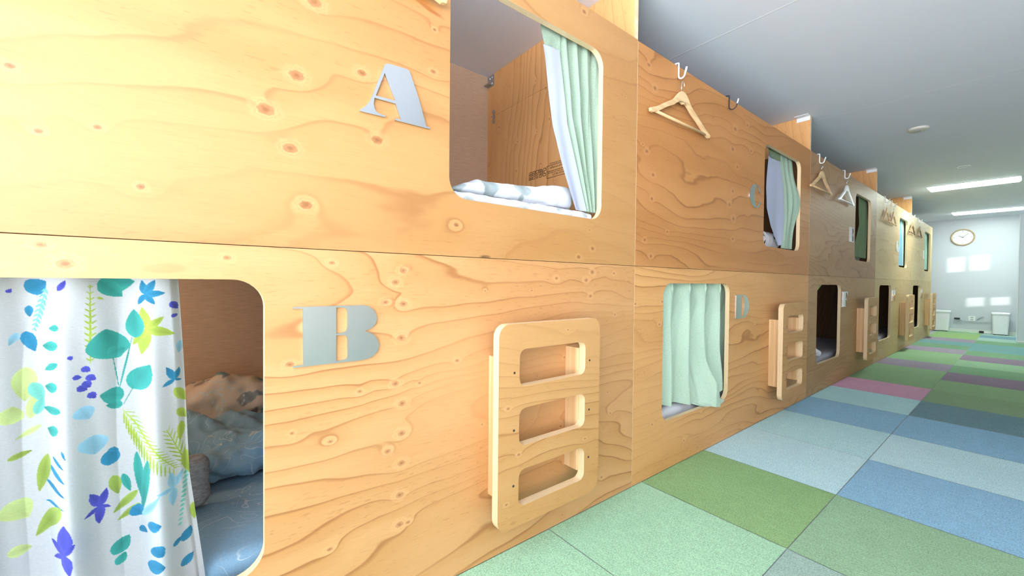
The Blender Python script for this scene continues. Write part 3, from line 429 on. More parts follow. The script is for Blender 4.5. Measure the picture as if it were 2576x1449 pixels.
for k in range(5):
    xa, xb = EDGES[k], EDGES[k + 1]; r0 = thing('double_bunk', bay_labels[k], 'bunk bed', (xa, 0, 0), 'plywood double bunks in a row')
    L = xb - xa; g = .0009
    ups = [rrect(UPP[k][0] - xa, UPP[k][1] - xa, 1.0, 1.58, .052)]
    los = [rrect(LOW[k][0] - xa, LOW[k][1] - xa, .205, .783, .052)]
    up = TOP + (.004 if k == 0 else 0)
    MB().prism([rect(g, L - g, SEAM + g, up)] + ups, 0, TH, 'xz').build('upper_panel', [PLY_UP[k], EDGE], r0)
    MB().prism([rect(g, L - g, .002, SEAM - g)] + los, 0, TH, 'xz').build('lower_panel', [PLY_LO[k], EDGE], r0)
    MB().box(.001, L - .0225, TH + .0005, DEEP - .001, .835, .86).build('upper_deck', PLY_IN if k == 0 else PLY_SHADE, r0)
    MB().box(.001, L - .0225, TH + .0005, DEEP - .001, .06, .085).build('lower_deck', PLY_IN, r0)
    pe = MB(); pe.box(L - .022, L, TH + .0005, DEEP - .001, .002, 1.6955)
    pe.build('partition', PLY_IN if k == 0 else PLY_SHADE, r0)
    if k < 4:
        h = MB().box(L - .022, L, .0008, DEEP - .001, 1.6965, CEIL - .0008).build('partition_header', [PLY_IN], r0)
        # front edge shows its layers
        h.data.materials.append(EDGE)
        for p in h.data.polygons:
            if p.normal.y < -.9: p.material_index = 1
        if k > 0: MB().box(L - .026, L - .0222, .002, .08, CEIL - .03, CEIL - .001).box(L - .075, L - .0222, .002, .08, CEIL - .004, CEIL - .001).build('ceiling_bracket', WHITE, r0)['label'] = 'white metal bracket at ceiling'
    if k == 0:
        MB().box(.001, .0225, TH + .0005, DEEP - .001, .002, CEIL - .001).build('end_board', PLY_IN, r0)
        xp = L - .0222
        cb = MB().box(xp - .03, xp - .001, DEEP - .045, DEEP - .002, 1.87, 1.874).box(xp - .004, xp, DEEP - .06, DEEP - .002, 1.865, 1.925)
        for (y, z) in ((.925, 1.88), (.945, 1.91), (.925, 1.912)): cb.lathe([(0, -.004), (.006, -.004), (.008, -.001), (.008, 0)], 'x', (xp - .004, y, z), 10)
        cb.build('corner_bracket', ZINC, r0)
        jp = MB()
        for i in range(6): jp.box(xp - .003, xp, .895 + (i % 2) * .006, .915 + (i % 2) * .006, 1.655 + i * .013, 1.664 + i * .013)
        jp.build('joint_plate', ZINC, r0)
        st = MB(); w = .0022
        for zz in (1.267, 1.323): strokes(st, [(.472, zz), (.30, zz)], w, xp)
        strokes(st, [(.472, 1.267), (.472, 1.323)], w, xp); strokes(st, [(.472, 1.297), (.30, 1.297)], w, xp)
        rs = random.Random(5)
        for (za, y0, n, hh) in ((1.331, .45, 14, .005), (1.312, .45, 16, .008), (1.289, .462, 18, .005), (1.278, .43, 15, .009)):
            for i in range(n):
                y = y0 - i * .0095; a = rs.choice((-1, 0, 1)) * .002
                strokes(st, [(y, za - hh / 2), (y + a, za + hh / 2)], .0016, xp)
                strokes(st, [(y, za + rs.choice((-1, 0, 1)) * hh / 2), (y - .005, za + rs.choice((-1, 0, 1)) * hh / 2)], .0014, xp)
        # five rounded outline characters
        def outl(y, pts, hh=.036, ww=.02, z=1.283):
            strokes(st, [(y - a * ww, z + b * hh) for a, b in pts], .0026, xp)
        outl(.600, [(0, 0), (0, .7), (.25, 1), (1, 1), (1, 0), (.65, 0), (.65, .3), (.35, .3), (.35, 0), (0, 0)]); outl(.600, [(.38, .52), (.38, .75), (.66, .75), (.66, .52), (.38, .52)])
        outl(.575, [(1, 1), (.2, 1), (0, .8), (0, .5), (.65, .45), (.65, .28), (0, .28), (0, 0), (.8, 0), (1, .2), (1, .6), (.35, .65), (.35, .76), (1, .78), (1, 1)])
        outl(.550, [(.25, 0), (.25, .7), (0, .7), (0, 1), (1, 1), (1, .7), (.65, .7), (.65, 0), (.25, 0)])
        outl(.525, [(0, 0), (0, 1), (.75, 1), (1, .8), (1, .2), (.75, 0), (0, 0)]); outl(.525, [(.35, .25), (.35, .45), (.66, .45), (.66, .25), (.35, .25)]); outl(.525, [(.35, .6), (.35, .8), (.66, .8), (.66, .6), (.35, .6)])
        outl(.500, [(1, .7), (1, 1), (.25, 1), (0, .8), (0, .2), (.25, 0), (1, 0), (1, .3), (.4, .3), (.4, .7), (1, .7)])
        st.build('stamp', INK, r0)['label'] = 'printed mill stamp'

# ------------------------------------------------------------------ metal letters
A_OUT = [(.3403, .2809), (.3496, .2826), (.3895, .2845), (.3953, .2818), (.3987, .2759), (.4192, .2258), (.4404, .1622), (.4505, .1615), (.4492, .1579), (.3612, .1574), (.3623, .1619), (.3753, .1617), (.3618, .1956), (.3127, .1951), (.3109, .1814), (.3136, .1703), (.3196, .1638), (.3317, .1618), (.3386, .1618), (.337, .158), (.2802, .157), (.2816, .1602), (.2931, .1706), (.3017, .1832), (.3083, .1997), (.3222, .2393), (.3357, .2764)]
A_IN = [(.3358, .2578), (.361, .2022), (.3157, .2011)]
B_OUT = [(.1501, .7281), (.229, .7282), (.2914, .7279), (.3022, .7253), (.3131, .7168), (.3193, .7055), (.3208, .6958), (.3174, .6849), (.3092, .6758), (.293, .6697), (.3065, .665), (.3175, .6559), (.3238, .6443), (.3259, .6344), (.3218, .621), (.3135, .6121), (.304, .6077), (.2866, .6048), (.2293, .6049), (.1508, .6047), (.1508, .608), (.169, .6086), (.1677, .7242), (.1501, .7248)]
B_1 = [(.2324, .7248), (.245, .7242), (.2526, .7222), (.2557, .7175), (.2558, .6792), (.2527, .6721), (.2439, .6692), (.2325, .6689)]
B_2 = [(.2326, .665), (.249, .6641), (.254, .6621), (.2563, .6527), (.2564, .6156), (.2529, .6113), (.2441, .6093), (.2327, .6093)]
def arc(cx, cy, rx, ry, a0, a1, n=14): return [(cx + rx * math.cos(math.radians(a0 + (a1 - a0) * i / n)), cy + ry * math.sin(math.radians(a0 + (a1 - a0) * i / n))) for i in range(n + 1)]
H = .123
GL = {  # fat-face capitals, unit box about .17 x .123 m
 'C': [arc(.085, .0615, .078, .064, 50, 310, 24) + [(.15, .04), (.135, .04)] + arc(.10, .0615, .026, .056, 300, 60, 16) + [(.13, .085), (.15, .085)]],
 'D': [[(0, 0), (.10, 0)] + arc(.10, .0615, .075, .0615, -90, 90, 16) + [(0, H), (0, H - .004), (.017, H - .004), (.017, .004), (0, .004)], [(.083, .006), (.083, H - .006)] + arc(.09, .0615, .025, .0555, 80, -80, 10)],
 'E': [[(0, 0), (.14, 0), (.145, .042), (.141, .042), (.115, .006), (.083, .006), (.083, .058), (.105, .058), (.118, .036), (.121, .036), (.121, .09), (.118, .09), (.105, .064), (.083, .064), (.083, H - .006), (.115, H - .006), (.137, .085), (.141, .085), (.137, H), (0, H), (0, H - .004), (.017, H - .004), (.017, .004), (0, .004)]],
 'F': [[(0, 0), (.10, 0), (.10, .004), (.083, .004), (.083, .058), (.105, .058), (.118, .036), (.121, .036), (.121, .09), (.118, .09), (.105, .064), (.083, .064), (.083, H - .006), (.115, H - .006), (.137, .085), (.141, .085), (.137, H), (0, H), (0, H - .004), (.017, H - .004), (.017, .004), (0, .004)]],
 'G': [arc(.085, .0615, .078, .064, 50, 300, 24) + [(.14, .004), (.165, .004), (.165, .05), (.175, .05), (.175, .054), (.095, .054), (.095, .05), (.112, .05), (.112, .012)] + arc(.10, .0615, .026, .056, 290, 60, 16) + [(.13, .085), (.15, .085)]],
 'H': [[(0, 0), (.08, 0), (.08, .004), (.07, .004), (.07, .058), (.105, .058), (.105, .004), (.095, .004), (.095, 0), (.175, 0), (.175, .004), (.163, .004), (.163, H - .004), (.175, H - .004), (.175, H), (.095, H), (.095, H - .004), (.105, H - .004), (.105, .065), (.07, .065), (.07, H - .004), (.08, H - .004), (.08, H), (0, H), (0, H - .004), (.012, H - .004), (.012, .004), (0, .004)]],
 'I': [[(0, 0), (.1, 0), (.1, .004), (.083, .004), (.083, H - .004), (.1, H - .004), (.1, H), (0, H), (0, H - .004), (.017, H - .004), (.017, .004), (0, .004)]],
 'J': [[(.035, H), (.035, H - .004), (.052, H - .004), (.052, .03)] + arc(.04, .03, .012, .026, 0, -120, 8) + arc(.045, .034, .045, .036, 200, 270, 8) + arc(.07, .04, .048, .042, -90, 0, 8) + [(.118, H - .004), (.135, H - .004), (.135, H)]]}
def letter(ch, loops, label, mat):
    o = MB().prism(loops, -.005, -.0003, 'xz', 0, 0).build('letter_sign', mat)
    tag(o, label, 'letter', 'metal letters on the bunk fronts'); return o
letter('A', [[(a, b + 1) for a, b in A_OUT], [(a, b + 1) for a, b in A_IN]], 'large mirror-polished metal letter A on the pale upper panel', STEEL)
letter('B', [B_OUT, B_1, B_2], 'large satin grey metal letter B beside the leaf-print curtain', SATIN)
LP = [('C', 2.302, 1.20, CHROME), ('D', 2.155, .604, CHROME), ('E', 4.285, 1.146, CHROME), ('F', 4.128, .604, CHROME), ('G', 6.255, 1.17, CHROME), ('H', 6.095, .604, CHROME), ('I', 8.215, 1.17, CHROME), ('J', 8.10, .604, CHROME)]
for ch, x, z, m in LP:
    where = {'C': 'left of the opening with bulging green curtain', 'D': 'right of the closed green curtain', 'E': 'left of the dark green curtain above', 'F': 'right of the lower opening in the brown bunk', 'G': 'left of the blue and green curtain', 'H': 'right of the lower opening in the fourth bunk', 'I': 'left of the mint curtain at the far end', 'J': 'right of the farthest lower opening'}[ch]
    letter(ch, [[(a + x, b + z) for a, b in l] for l in GL[ch]], 'shiny metal letter %s, %s' % (ch, where), m)

# ------------------------------------------------------------------ step ladders
def ladder():
    t = thing('mounted_step_ladder', 'plywood step ladder on the near bunk, right of letter B', 'ladder', (.612, 0, 0), 'plywood step ladders on the bunk fronts')
    holes = [rrect(.07, .332, a, b, .022, 6) for a, b in ((.172, .272), (.338, .44), (.5, .601))]
    MB().prism([rrect(0, .40, .12, .671, .034)] + holes, -.08, -.055, 'xz').build('step_board', [PLY_LAD, EDGE], t)
    for x in (.024, .326): MB().box(x, x + .05, -.0548, -.0003, .19, .578).build('side_block', PINE, t, bevel=.0012)
    dk = plain('dark_screw', (.08, .06, .05), .6, .5)
    for x in (.052, .352):
        for z in (.235, .385, .54): MB().lathe([(0, -.0806), (.0035, -.0806), (.0035, -.0798)], 'y', (x, 0, z), 10).build('screw', dk, t)
    return t
lad = ladder()
for k, lb in ((1, 'plywood step ladder between letter D and the third bunk'), (2, 'plywood step ladder right of letter F on the brown bunk'), (3, 'plywood step ladder right of letter H on the fourth bunk'), (4, 'plywood step ladder at the far end beside the white bins')):
    dup(lad, (.612 + STEP * k - (.0 if k < 4 else .02), 0, 0), lb)

# ------------------------------------------------------------------ hooks and hangers
def hook(R=.014):
    P = [(0, .0245, 1.672), (0, .0245, 1.694)] + [(0, .009 + .0155 * math.cos(math.radians(a)), 1.7025 + .004 * math.sin(math.radians(a))) for a in (20, 60, 90, 120, 160)]
    P += [(0, -.0055, 1.695), (0, -.0055, 1.656)] + [(0, -.0055 - R + R * math.cos(math.radians(a)), 1.651 - R * math.sin(math.radians(a))) for a in (15, 45, 75, 90, 110, 140, 165)] + [(0, -.0065 - 2 * R, 1.655)]
    return P
def make_hook(label, body, tip, x, r=.0034, R=.014):
    t = thing('coat_hook', label, 'hook', (x, 0, 0), 'hooks over the top of the bunk fronts')
    P = hook(R); MB().tube(P, r, 10).build('wire', body, t, True)
    MB().tube([P[-1], (0, P[-1][1] - .003, 1.663), (0, P[-1][1] - .006, 1.676)], [r * 1.15, r * 1.25, r * 1.1], 10).build('tip', tip, t, True)
    return t
h1 = make_hook('white hook holding the wooden hanger on the tan bunk', WHITE, WHITE, 1.585)
make_hook('black wire hook with white tip, no hanger on it', BLACK, WHITE, 2.05, .0026, .018)['group'] = 'hooks over the top of the bunk fronts'
for x, lb in ((3.455, 'white hook holding the wooden hanger on the brown bunk'), (4.10, 'white hook holding the white hanger'), (5.62, 'hook holding the left one of two hangers before the letter G'), (5.96, 'hook holding the right one of two hangers before the letter G'), (7.15, 'hook of the left dark hanger near the far end'), (7.72, 'hook of the right dark hanger near the far end')):
    dup(h1, (x, 0, 0), lb)
dup(h1, (.227, 0, .004), 'white hook above letter A holding the hanger near the camera')
def make_hanger(label, wood, x, half=.235, y=-.0195, bar=True):
    t = thing('coat_hanger', label, 'hanger', (x, y, 0), 'coat hangers along the bunk fronts')
    top = []; bot = []; n = 16
    for i in range(-n, n + 1):
        s = i / n; a = abs(s)
        z = 1.582 - .128 * interp(a, [(0, 0), (.06, .012), (.14, .10), (.28, .36), (.5, .56), (.8, .86), (1, 1)])
        th = interp(a, [(0, .052), (.1, .040), (.25, .025), (.5, .0205), (.85, .0195), (.97, .0185), (1, .012)])
        top.append((s * half, z)); bot.append((s * half * .985, z - th))
    m = MB().prism([top + bot[::-1]], -.006, .006, 'xz', 0, 0)
    m.build('shoulder', wood, t, bevel=.003)
    MB().tube([(-half * .94, 0, 1.452), (half * .94, 0, 1.452)], .0055, 10).build('trouser_bar', wood, t, True)
    P = [(0, 0, 1.581), (0, 0, 1.607)] + [(.011 - .011 * math.cos(math.radians(a)) - .0, 0, 1.611 + .016 * math.sin(math.radians(a))) for a in (10, 50, 90, 130, 170)] + [(.021, 0, 1.606)]
    MB().tube([(p[0] - .009, p[1], p[2]) for p in P], .0017, 8).build('wire_hook', CHROME, t, True)
    return t
make_hanger('wooden coat hanger on the tan bunk, just right of its seam with the pale bunk', BEECH, 1.594)
_h = make_hanger('wooden coat hanger whose tip shows at the top edge above letter A', BEECH, .236); _a = -.09
_h.rotation_euler = (0, _a, 0); _h.location = (.236 - 1.63 * math.sin(_a), -.0195, 1.63 - 1.63 * math.cos(_a) + .004)
make_hanger('wooden coat hanger on the brown bunk, right of the bulging green curtain', BEECH, 3.462, .238)
make_hanger('white coat hanger above and left of letter E', WHITE, 4.105, .215)
make_hanger('beech hanger, left of two above the fourth bunk', BEECH, 5.62, .165)
make_hanger('beech hanger, right of two above the fourth bunk', BEECH, 5.96, .16)
make_hanger('dark wooden hanger, left of two near the far end', DARKWOOD, 7.15, .2)
make_hanger('dark wooden hanger, right of two near the far end', DARKWOOD, 7.72, .2)

# ------------------------------------------------------------------ curtains
MINT = cloth('mint_cloth', (.42, .57, .44), .22, thru=.2); MINT2 = cloth('mint_cloth_light', (.55, .72, .57), .2, thru=.06); DKGREEN = cloth('dark_green_cloth', (.17, .25, .135), .25); BLUEC = cloth('blue_cloth', (.22, .42, .55), .2)
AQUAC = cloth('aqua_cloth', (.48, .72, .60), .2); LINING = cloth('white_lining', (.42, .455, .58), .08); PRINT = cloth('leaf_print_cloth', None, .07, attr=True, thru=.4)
def drape(t, name, mat, left, right, y0, amp, waves, ph=0., yoff=None, nu=90, nv=60, z0=None, zb=None):
    """hanging cloth; left/right are lists of (v, x); z from the opening's top to zb(u)"""
    def f(u, v):
        xl, xr = interp(v, left), interp(v, right); x = xl + (xr - xl) * u
        z = z0 + (zb(u) - z0) * v
        a = amp * (.45 + .55 * sstep(v, 0, .35))
        y = y0 + a * math.sin(2 * PI * (waves * u + ph) + .7 * math.sin(3 * v + 2 * u)) + .25 * a * math.sin(2 * PI * (waves * 2.3 * u + ph * 2) + 2 * v)
        if yoff: y += yoff(u, v)
        return (x, y, z)
    return grid_mesh(name, f, nu, nv, mat, t)
def rail(t, x0, x1, z, y=.045): MB().tube([(x0, y, z), (x1, y, z)], .006, 10).build('curtain_rail', WHITE, t, True)

t = thing('curtain', 'mint curtain with white lining drawn aside beside letter A', 'curtain', (0, 0, 0), 'bunk curtains')
lf = [(0, .858), (.08, .868), (.48, .906), (.73, .954), (1, 1.018)]; md = [(0, .925), (.08, .932), (.45, .962), (1, 1.066)]; rt = [(0, 1.135), (.5, 1.122), (1, 1.116)]
drape(t, 'lining', LINING, [(v, x + .0) for v, x in lf], md, .033, .006, .5, .15, z0=1.536, zb=lambda u: 1.032)
drape(t, 'cloth', MINT, md, rt, .036, .011, 3.6, .3, z0=1.60, zb=lambda u: 1.031)
drape(t, 'heading', MINT, [(0, .845), (1, .868)], [(0, .927), (1, .934)], .0345, .004, .5, .1, z0=1.60, zb=lambda u: 1.532, nv=10)
rail(t, .93, 1.14, 1.612, .055)
t = thing('curtain', 'mint curtain tied into a bulge with pale lining, right of letter C', 'curtain', (0, 0, 0), 'bunk curtains')
lf = [(0, 2.70), (.4, 2.678), (.62, 2.69), (.8, 2.755), (1, 2.87)]; md = [(0, 2.825), (.35, 2.895), (.7, 2.93), (1, 2.905)]
rt = [(0, 3.05), (.2, 3.07), (.42, 3.092), (.58, 3.092), (.75, 3.07), (.9, 3.055), (1, 3.05)]
bul = lambda u, v: -.03 * math.exp(-((v - .48) / .2) ** 2) * u
drape(t, 'lining', LINING, lf, md, .042, .009, .5, .2, z0=1.585, zb=lambda u: 1.03)
drape(t, 'cloth', MINT, md, rt, .036, .008, 2.6, .3, bul, z0=1.60, zb=lambda u: 1.012)
drape(t, 'heading', DKGREEN, [(0, 2.66), (1, 2.70)], [(0, 2.83), (1, 2.85)], .034, .004, .5, .1, z0=1.60, zb=lambda u: 1.545, nv=10)
rail(t, 2.6, 3.13, 1.61, .055)
t = thing('curtain', 'dark green curtain hanging in the opening right of letter E', 'curtain', (0, 0, 0), 'bunk curtains')
drape(t, 'cloth', DKGREEN, [(0, 4.80), (.45, 4.84), (.7, 4.74), (.85, 4.68), (1, 4.69)], [(0, 5.13), (1, 5.12)], .042, .012, 4.2, .3, z0=1.60, zb=lambda u: 1.04); rail(t, 4.6, 5.16, 1.61, .06)
t = thing('curtain', 'blue and aqua curtain hanging in the opening right of letter G', 'curtain', (0, 0, 0), 'bunk curtains')
drape(t, 'lining', BLUEC, [(0, 6.62), (.5, 6.66), (1, 6.62)], [(0, 6.80), (.5, 6.92), (1, 6.95)], .042, .008, 1.5, .3, z0=1.60, zb=lambda u: 1.03)
drape(t, 'cloth', AQUAC, [(0, 6.80), (.5, 6.92), (1, 6.95)], [(0, 7.03), (1, 7.03)], .042, .008, 1.6, .3, z0=1.60, zb=lambda u: 1.03); rail(t, 6.55, 7.05, 1.61, .06)
t = thing('curtain', 'pale aqua curtain in the farthest upper opening', 'curtain', (0, 0, 0), 'bunk curtains')
drape(t, 'cloth', AQUAC, [(0, 8.55), (.5, 8.52), (1, 8.6)], [(0, 9.0), (1, 9.0)], .042, .012, 3.4, .3, z0=1.60, zb=lambda u: 1.03); rail(t, 8.5, 9.02, 1.61, .06)

# closed pleated curtain left of letter D
t = thing('curtain', 'mint pleated curtain closed across the opening left of letter D', 'curtain', (0, 0, 0), 'bunk curtains')
def gcur(u, v):
    x = 1.45 + .80 * u; z0 = .80
    lapx = math.exp(-((x - 1.955) / .10) ** 2)
    zb = interp(x, [(1.45, .262), (1.59, .250), (1.74, .232), (1.87, .205), (1.98, .186), (2.05, .194), (2.10, .24), (2.26, .25)])
    z = z0 + (zb - z0) * v
    low = sstep(v, .4, 1.)
    p = (x - 1.617) / .148 - .32 * low * sstep(u, .2, .7)
    a = .012 + .040 * sstep(v, .05, .4)
    w = (.5 - .5 * math.cos(2 * PI * p + .55 * math.sin(2 * PI * p))) ** .8
    y = .026 + a * w + .004 * math.sin(7 * PI * p + 5 * v) * sstep(v, .1, .4)
    pin = math.exp(-((v - .085) / .045) ** 2); x += .018 * pin * math.sin(2 * PI * p); y += .010 * pin * w
    lap = sstep(v, .60, 1.) * lapx
    x += .03 * lap * math.sin(4 * (x - 1.8)) - .02 * low * (u - .4)
    y -= .075 * lap
    if (z < .228 and lap < .4) or x > 2.085: y = max(y, .0225)
    if z < .2085 and lap > .3: y = min(y, -.003)
    return (x, max(-.018, y), z)
grid_mesh('cloth', gcur, 190, 100, MINT2, t)
for i in range(5):
    xx = 1.615 + .148 * i
    if xx < 2.14: MB().tube([(xx - .004, .026, .80), (xx - .003, .024, .76), (xx, .026, .735)], [.003, .006, .002], 8).build('pleat_tuck', MINT2, t, True)
rail(t, 1.44, 2.16, .812, .05)
tuft = thing('curtain', 'corner of a yellow-green curtain showing in the dark lower opening left of letter F', 'curtain', (0, 0, 0), 'bunk curtains')
LIMEC = cloth('lime_cloth', (.42, .55, .18), .2)
grid_mesh('cloth', lambda u, v: (3.40 + (.30 * (1 - v) ** .5 + .06) * u + .03, .036 + .006 * math.sin(14 * u), .80 - .10 * v + .02 * u * v), 20, 14, LIMEC, tuft)
rail(tuft, 3.42, 4.1, .812, .05)

# leaf-print curtain, nearest
PAL = {'t': lin(66, 166, 158), 'b': lin(58, 142, 184), 'p': lin(86, 92, 200), 'g': lin(170, 196, 88), 'l': lin(150, 202, 228), 'q': lin(200, 222, 150), 'o': lin(158, 184, 92), 'm': lin(120, 202, 190), 'w': lin(236, 240, 242), 'y': lin(178, 180, 168)}
def bcur(u, v):
    z = .80 - .65 * v
    xr = interp(z, [(.15, .014), (.221, .007), (.417, -.015), (.639, -.023), (.80, -.031)])
    xl = -.54; x = xl + (xr - xl) * u
    p = (x + .051 - .03 * (.65 - z)) / .107
    a = .010 + .012 * sstep(v, 0., .5)
    c = math.cos(2 * PI * p + .5 * math.sin(4 * z)); y = .048 - a * c - .3 * a * math.cos(4 * PI * p + 1.2 + 2 * z) * sstep(v, 0, .2)
    y += .012 * sstep(u, .975, 1.)
    y = min(y - .006, .057)
    if z < .235 or x < -.45: y = max(y, .0222)
    return (x, y, z)
def bcol(P):
    n = len(P); col = np.tile(np.array(lin(206, 213, 217)), (n, 1)); Q = P[:, [0, 2]]
    rr = random.Random(11); extra = []
    for i in range(46):
        x, z = rr.uniform(-.54, -.245), rr.uniform(.15, .79); a = rr.uniform(0, 6.28); l = rr.uniform(.03, .06)
        extra.append((x, z, x + l * math.cos(a), z + l * math.sin(a), rr.choice((.3, .45, .6)), rr.choice('ttbpgloq')))
    return leaf_paint(col, Q, extra + LEAVES, PAL)
t = thing('curtain', 'white leaf-print curtain with teal, blue and green foliage, left of letter B', 'curtain', (0, 0, 0), 'bunk curtains')
grid_mesh('cloth', bcur, 620, 660, PRINT, t, colors=bcol)
rail(t, -.55, .09, .812, .062)

# ------------------------------------------------------------------ bedding
BED = cloth('white_sheet', (.80, .82, .86), .06); BEDP = cloth('printed_sheet', None, .08, attr=True); BLUEP = cloth('blue_print_sheet', lin(126, 164, 188), .1, sketch=lin(206, 218, 220)); GREYB = cloth('grey_sheet', (.50, .50, .56), .1)
def mattress(k, upper, label, mat=None, pat=None, wr=.003):
    z = .8605 if upper else .0855
    xa, xb = EDGES[k] + .03, EDGES[k + 1] - .03
    o = slab('mattress', xa, xb, .060, DEEP - .006, z, z + .134, .035, mat or BED, wr, 7., (110, 60, 8), pattern=pat, seed=k)
    tag(o, label, 'mattress', 'bunk mattresses'); return o
def blobs(base, keys, n, seed, box, size=(.05, .09), w=(.4, .8), lines=0):
    def f(P):
        col = np.tile(np.array(base), (len(P), 1)); Q = np.stack([P[:, 0], P[:, 2] - P[:, 1] * -1.], 1); rr = random.Random(seed); L = []
        for i in range(n):
            x, z = rr.uniform(box[0], box[1]), rr.uniform(box[2], box[3]); a = rr.uniform(0, 6.28); l = rr.uniform(*size)
            L.append((x, z, x + l * math.cos(a), z + l * math.sin(a), rr.uniform(*w), rr.choice(keys)))
        for i in range(lines):
            x, z = rr.uniform(box[0], box[1]), rr.uniform(box[2], box[3]); a = rr.uniform(0, 6.28)
            for j in range(7):
                l = .028; x2, z2 = x + l * math.cos(a), z + l * math.sin(a); L.append((x, z, x2, z2, .13, 'v')); x, z = x2, z2; a += rr.uniform(.1, .7)
        return leaf_paint(col, Q, L, dict(PAL, **PAL2))
    return f
PAL2 = {'1': lin(166, 180, 182), '2': lin(190, 200, 203), '3': lin(160, 150, 142), '4': lin(140, 152, 158), '5': lin(196, 184, 160), '6': lin(60, 50, 60), '7': lin(214, 130, 50), '8': lin(150, 34, 36), 'v': lin(196, 214, 218), '9': lin(120, 150, 156)}
# upper A: white futon and a folded duvet with grey leaf blots
mattress(0, True, 'white futon mattress in the upper bunk beside letter A')
du = slab('folded_duvet', .548, 1.045, .058, .60, 1.0325, 1.098, .032, BEDP, .006, 9., (150, 130, 30), seed=2.,
     top=lambda x, y: interp(x, [(.54, -.06), (.587, -.045), (.641, -.022), (.73, -.010), (.876, .004), (1.0, .018), (1.06, .016)]) + .004 * math.sin(13 * x + 3 * y), pattern=blobs(lin(218, 223, 230), '12', 26, 4, (.5, 1.1, 1.05, 1.75), (.04, .07), (.6, .9)))
tag(du, 'white duvet with grey leaf blots folded in the opening beside letter A', 'duvet')
fs_ = slab('bed_sheet', .525, 1.095, .028, .057, .9995, 1.0285, .0125, BEDP, .004, 22., (160, 12, 14), seed=5., pattern=blobs(lin(220, 226, 234), '2', 14, 9, (.5, 1.1, 1.0, 1.08), (.03, .06), (.4, .8)))
tag(fs_, 'white sheet edge crumpled under the folded duvet beside letter A', 'sheet')
# lower B: pale blue bedding
mattress(0, False, 'blue-grey sheeted mattress behind the leaf-print curtain', BLUEP, None, .006)
def crease(x, y): return .016 * math.sin(23 * y + 5 * x + 2.5 * math.sin(6 * x)) + .012 * math.sin(17 * x - 16 * y) + .009 * math.sin(41 * x + 23 * y)
bl = slab('blanket', -.45, .62, .41, .715, .229, .315, .05, BLUEP, .03, 9., (260, 90, 30), seed=8., top=lambda x, y: crease(x, y) + .03 * sstep(y, .45, .7))
tag(bl, 'crumpled blue blanket on the lower bunk bed beside letter B', 'blanket')
dv = slab('duvet', -.5, .66, .762, .935, .229, .405, .07, BEDP, .026, 7., (240, 70, 40), seed=11., top=lambda x, y: .018 * math.sin(13 * x + 1.) + .6 * crease(x, y), pattern=blobs(lin(214, 200, 182), '3345599', 70, 12, (-.2, .4, .9, 1.45), (.04, .08), (.35, .75), lines=14))
tag(dv, 'beige leaf-patterned duvet heaped against the brown wall of the lower bunk', 'duvet')
cu = slab('cushion', -.16, .022, .29, .345, .229, .345, .033, cloth('grey_felt', (.33, .33, .34), .3, 300.), .004, 9., (30, 14, 30), seed=14., skew=lambda w: Vector((w.x, w.y + .25 * (w.z - .23), w.z)))
tag(cu, 'grey round-edged cushion at the edge of the leaf-print curtain', 'cushion')
# D, C, E, F and the rest
mattress(1, False, 'white sheeted mattress under the closed mint curtain')
mattress(1, True, 'white mattress in the upper bunk right of letter C')
cb = slab('blanket', 2.56, 3.02, .072, .42, 1.002, 1.11, .055, BEDP, .016, 9., (70, 60, 20), seed=21., top=lambda x, y: .02 * math.sin(9 * x + 9 * y), pattern=blobs(lin(222, 220, 222), '6677', 26, 22, (2.5, 3.1, 1.0, 1.6), (.04, .09), (.08, .4), lines=8))
tag(cb, 'white blanket with dark branch print beside the tied mint curtain', 'blanket')
mattress(2, False, 'grey-white mattress in the dark lower opening left of letter F', GREYB)
fb = slab('sheet', 3.46, 3.80, .05, .36, .229, .285, .028, BED, .022, 10., (60, 50, 14), seed=24., top=lambda x, y: .02 * math.sin(19 * x + 11 * y)); tag(fb, 'crumpled white sheet on the grey mattress left of letter F', 'sheet')
mattress(2, True, 'mattress in the upper bunk right of letter E', GREYB)
eb = slab('blanket', 4.55, 5.05, .075, .40, 1.002, 1.07, .03, BEDP, .016, 9., (60, 40, 14), seed=26., pattern=blobs(lin(150, 158, 150), '44w1', 40, 3, (4.5, 5.1, 1.0, 1.6), (.05, .1), (.3, .6))); tag(eb, 'grey-green patterned blanket under the dark green curtain', 'blanket')
mattress(3, False, 'mattress in the lower opening left of letter H', GREYB); mattress(3, True, 'mattress in the upper bunk right of letter G')
wb = slab('blanket', 6.47, 6.95, .075, .40, 1.002, 1.06, .028, BED, .012, 9., (50, 40, 12), seed=28.); tag(wb, 'white blanket under the blue and aqua curtain', 'blanket')
mattress(4, False, 'mattress in the farthest lower bunk', GREYB); mattress(4, True, 'mattress in the farthest upper bunk')

# ------------------------------------------------------------------ ceiling fittings
LAMPM = bpy.data.materials.new('lamp_diffuser'); LAMPM.use_nodes = True
_e = LAMPM.node_tree.nodes['Principled BSDF']; _e.inputs['Base Color'].default_value = (.9, .9, .9, 1); _e.inputs['Emission Color'].default_value = (.86, 1., .93, 1); _e.inputs['Emission Strength'].default_value = LAMP
def lamp(x0, x1, y0, y1, label):
    t = thing('ceiling_light', label, 'ceiling light', ((x0 + x1) / 2, (y0 + y1) / 2, CEIL), 'ceiling lights')
    a, b = (x1 - x0) / 2, (y1 - y0) / 2
    MB().prism([rect(-a - .012, a + .012, -b - .012, b + .012), rect(-a, a, -b, b)], -.006, -.0005, 'xy', 0, 0).build('housing', WHITE, t)
    MB().box(-a + .001, a - .001, -b + .001, b - .001, -.012, -.001).build('diffuser', LAMPM, t)
lamp(6.70, 7.0, -.86, -.195, 'nearer of the two long lit ceiling lights')
lamp(9.30, 9.60, -.872, -.19, 'farther lit ceiling light, closer to the clock wall')
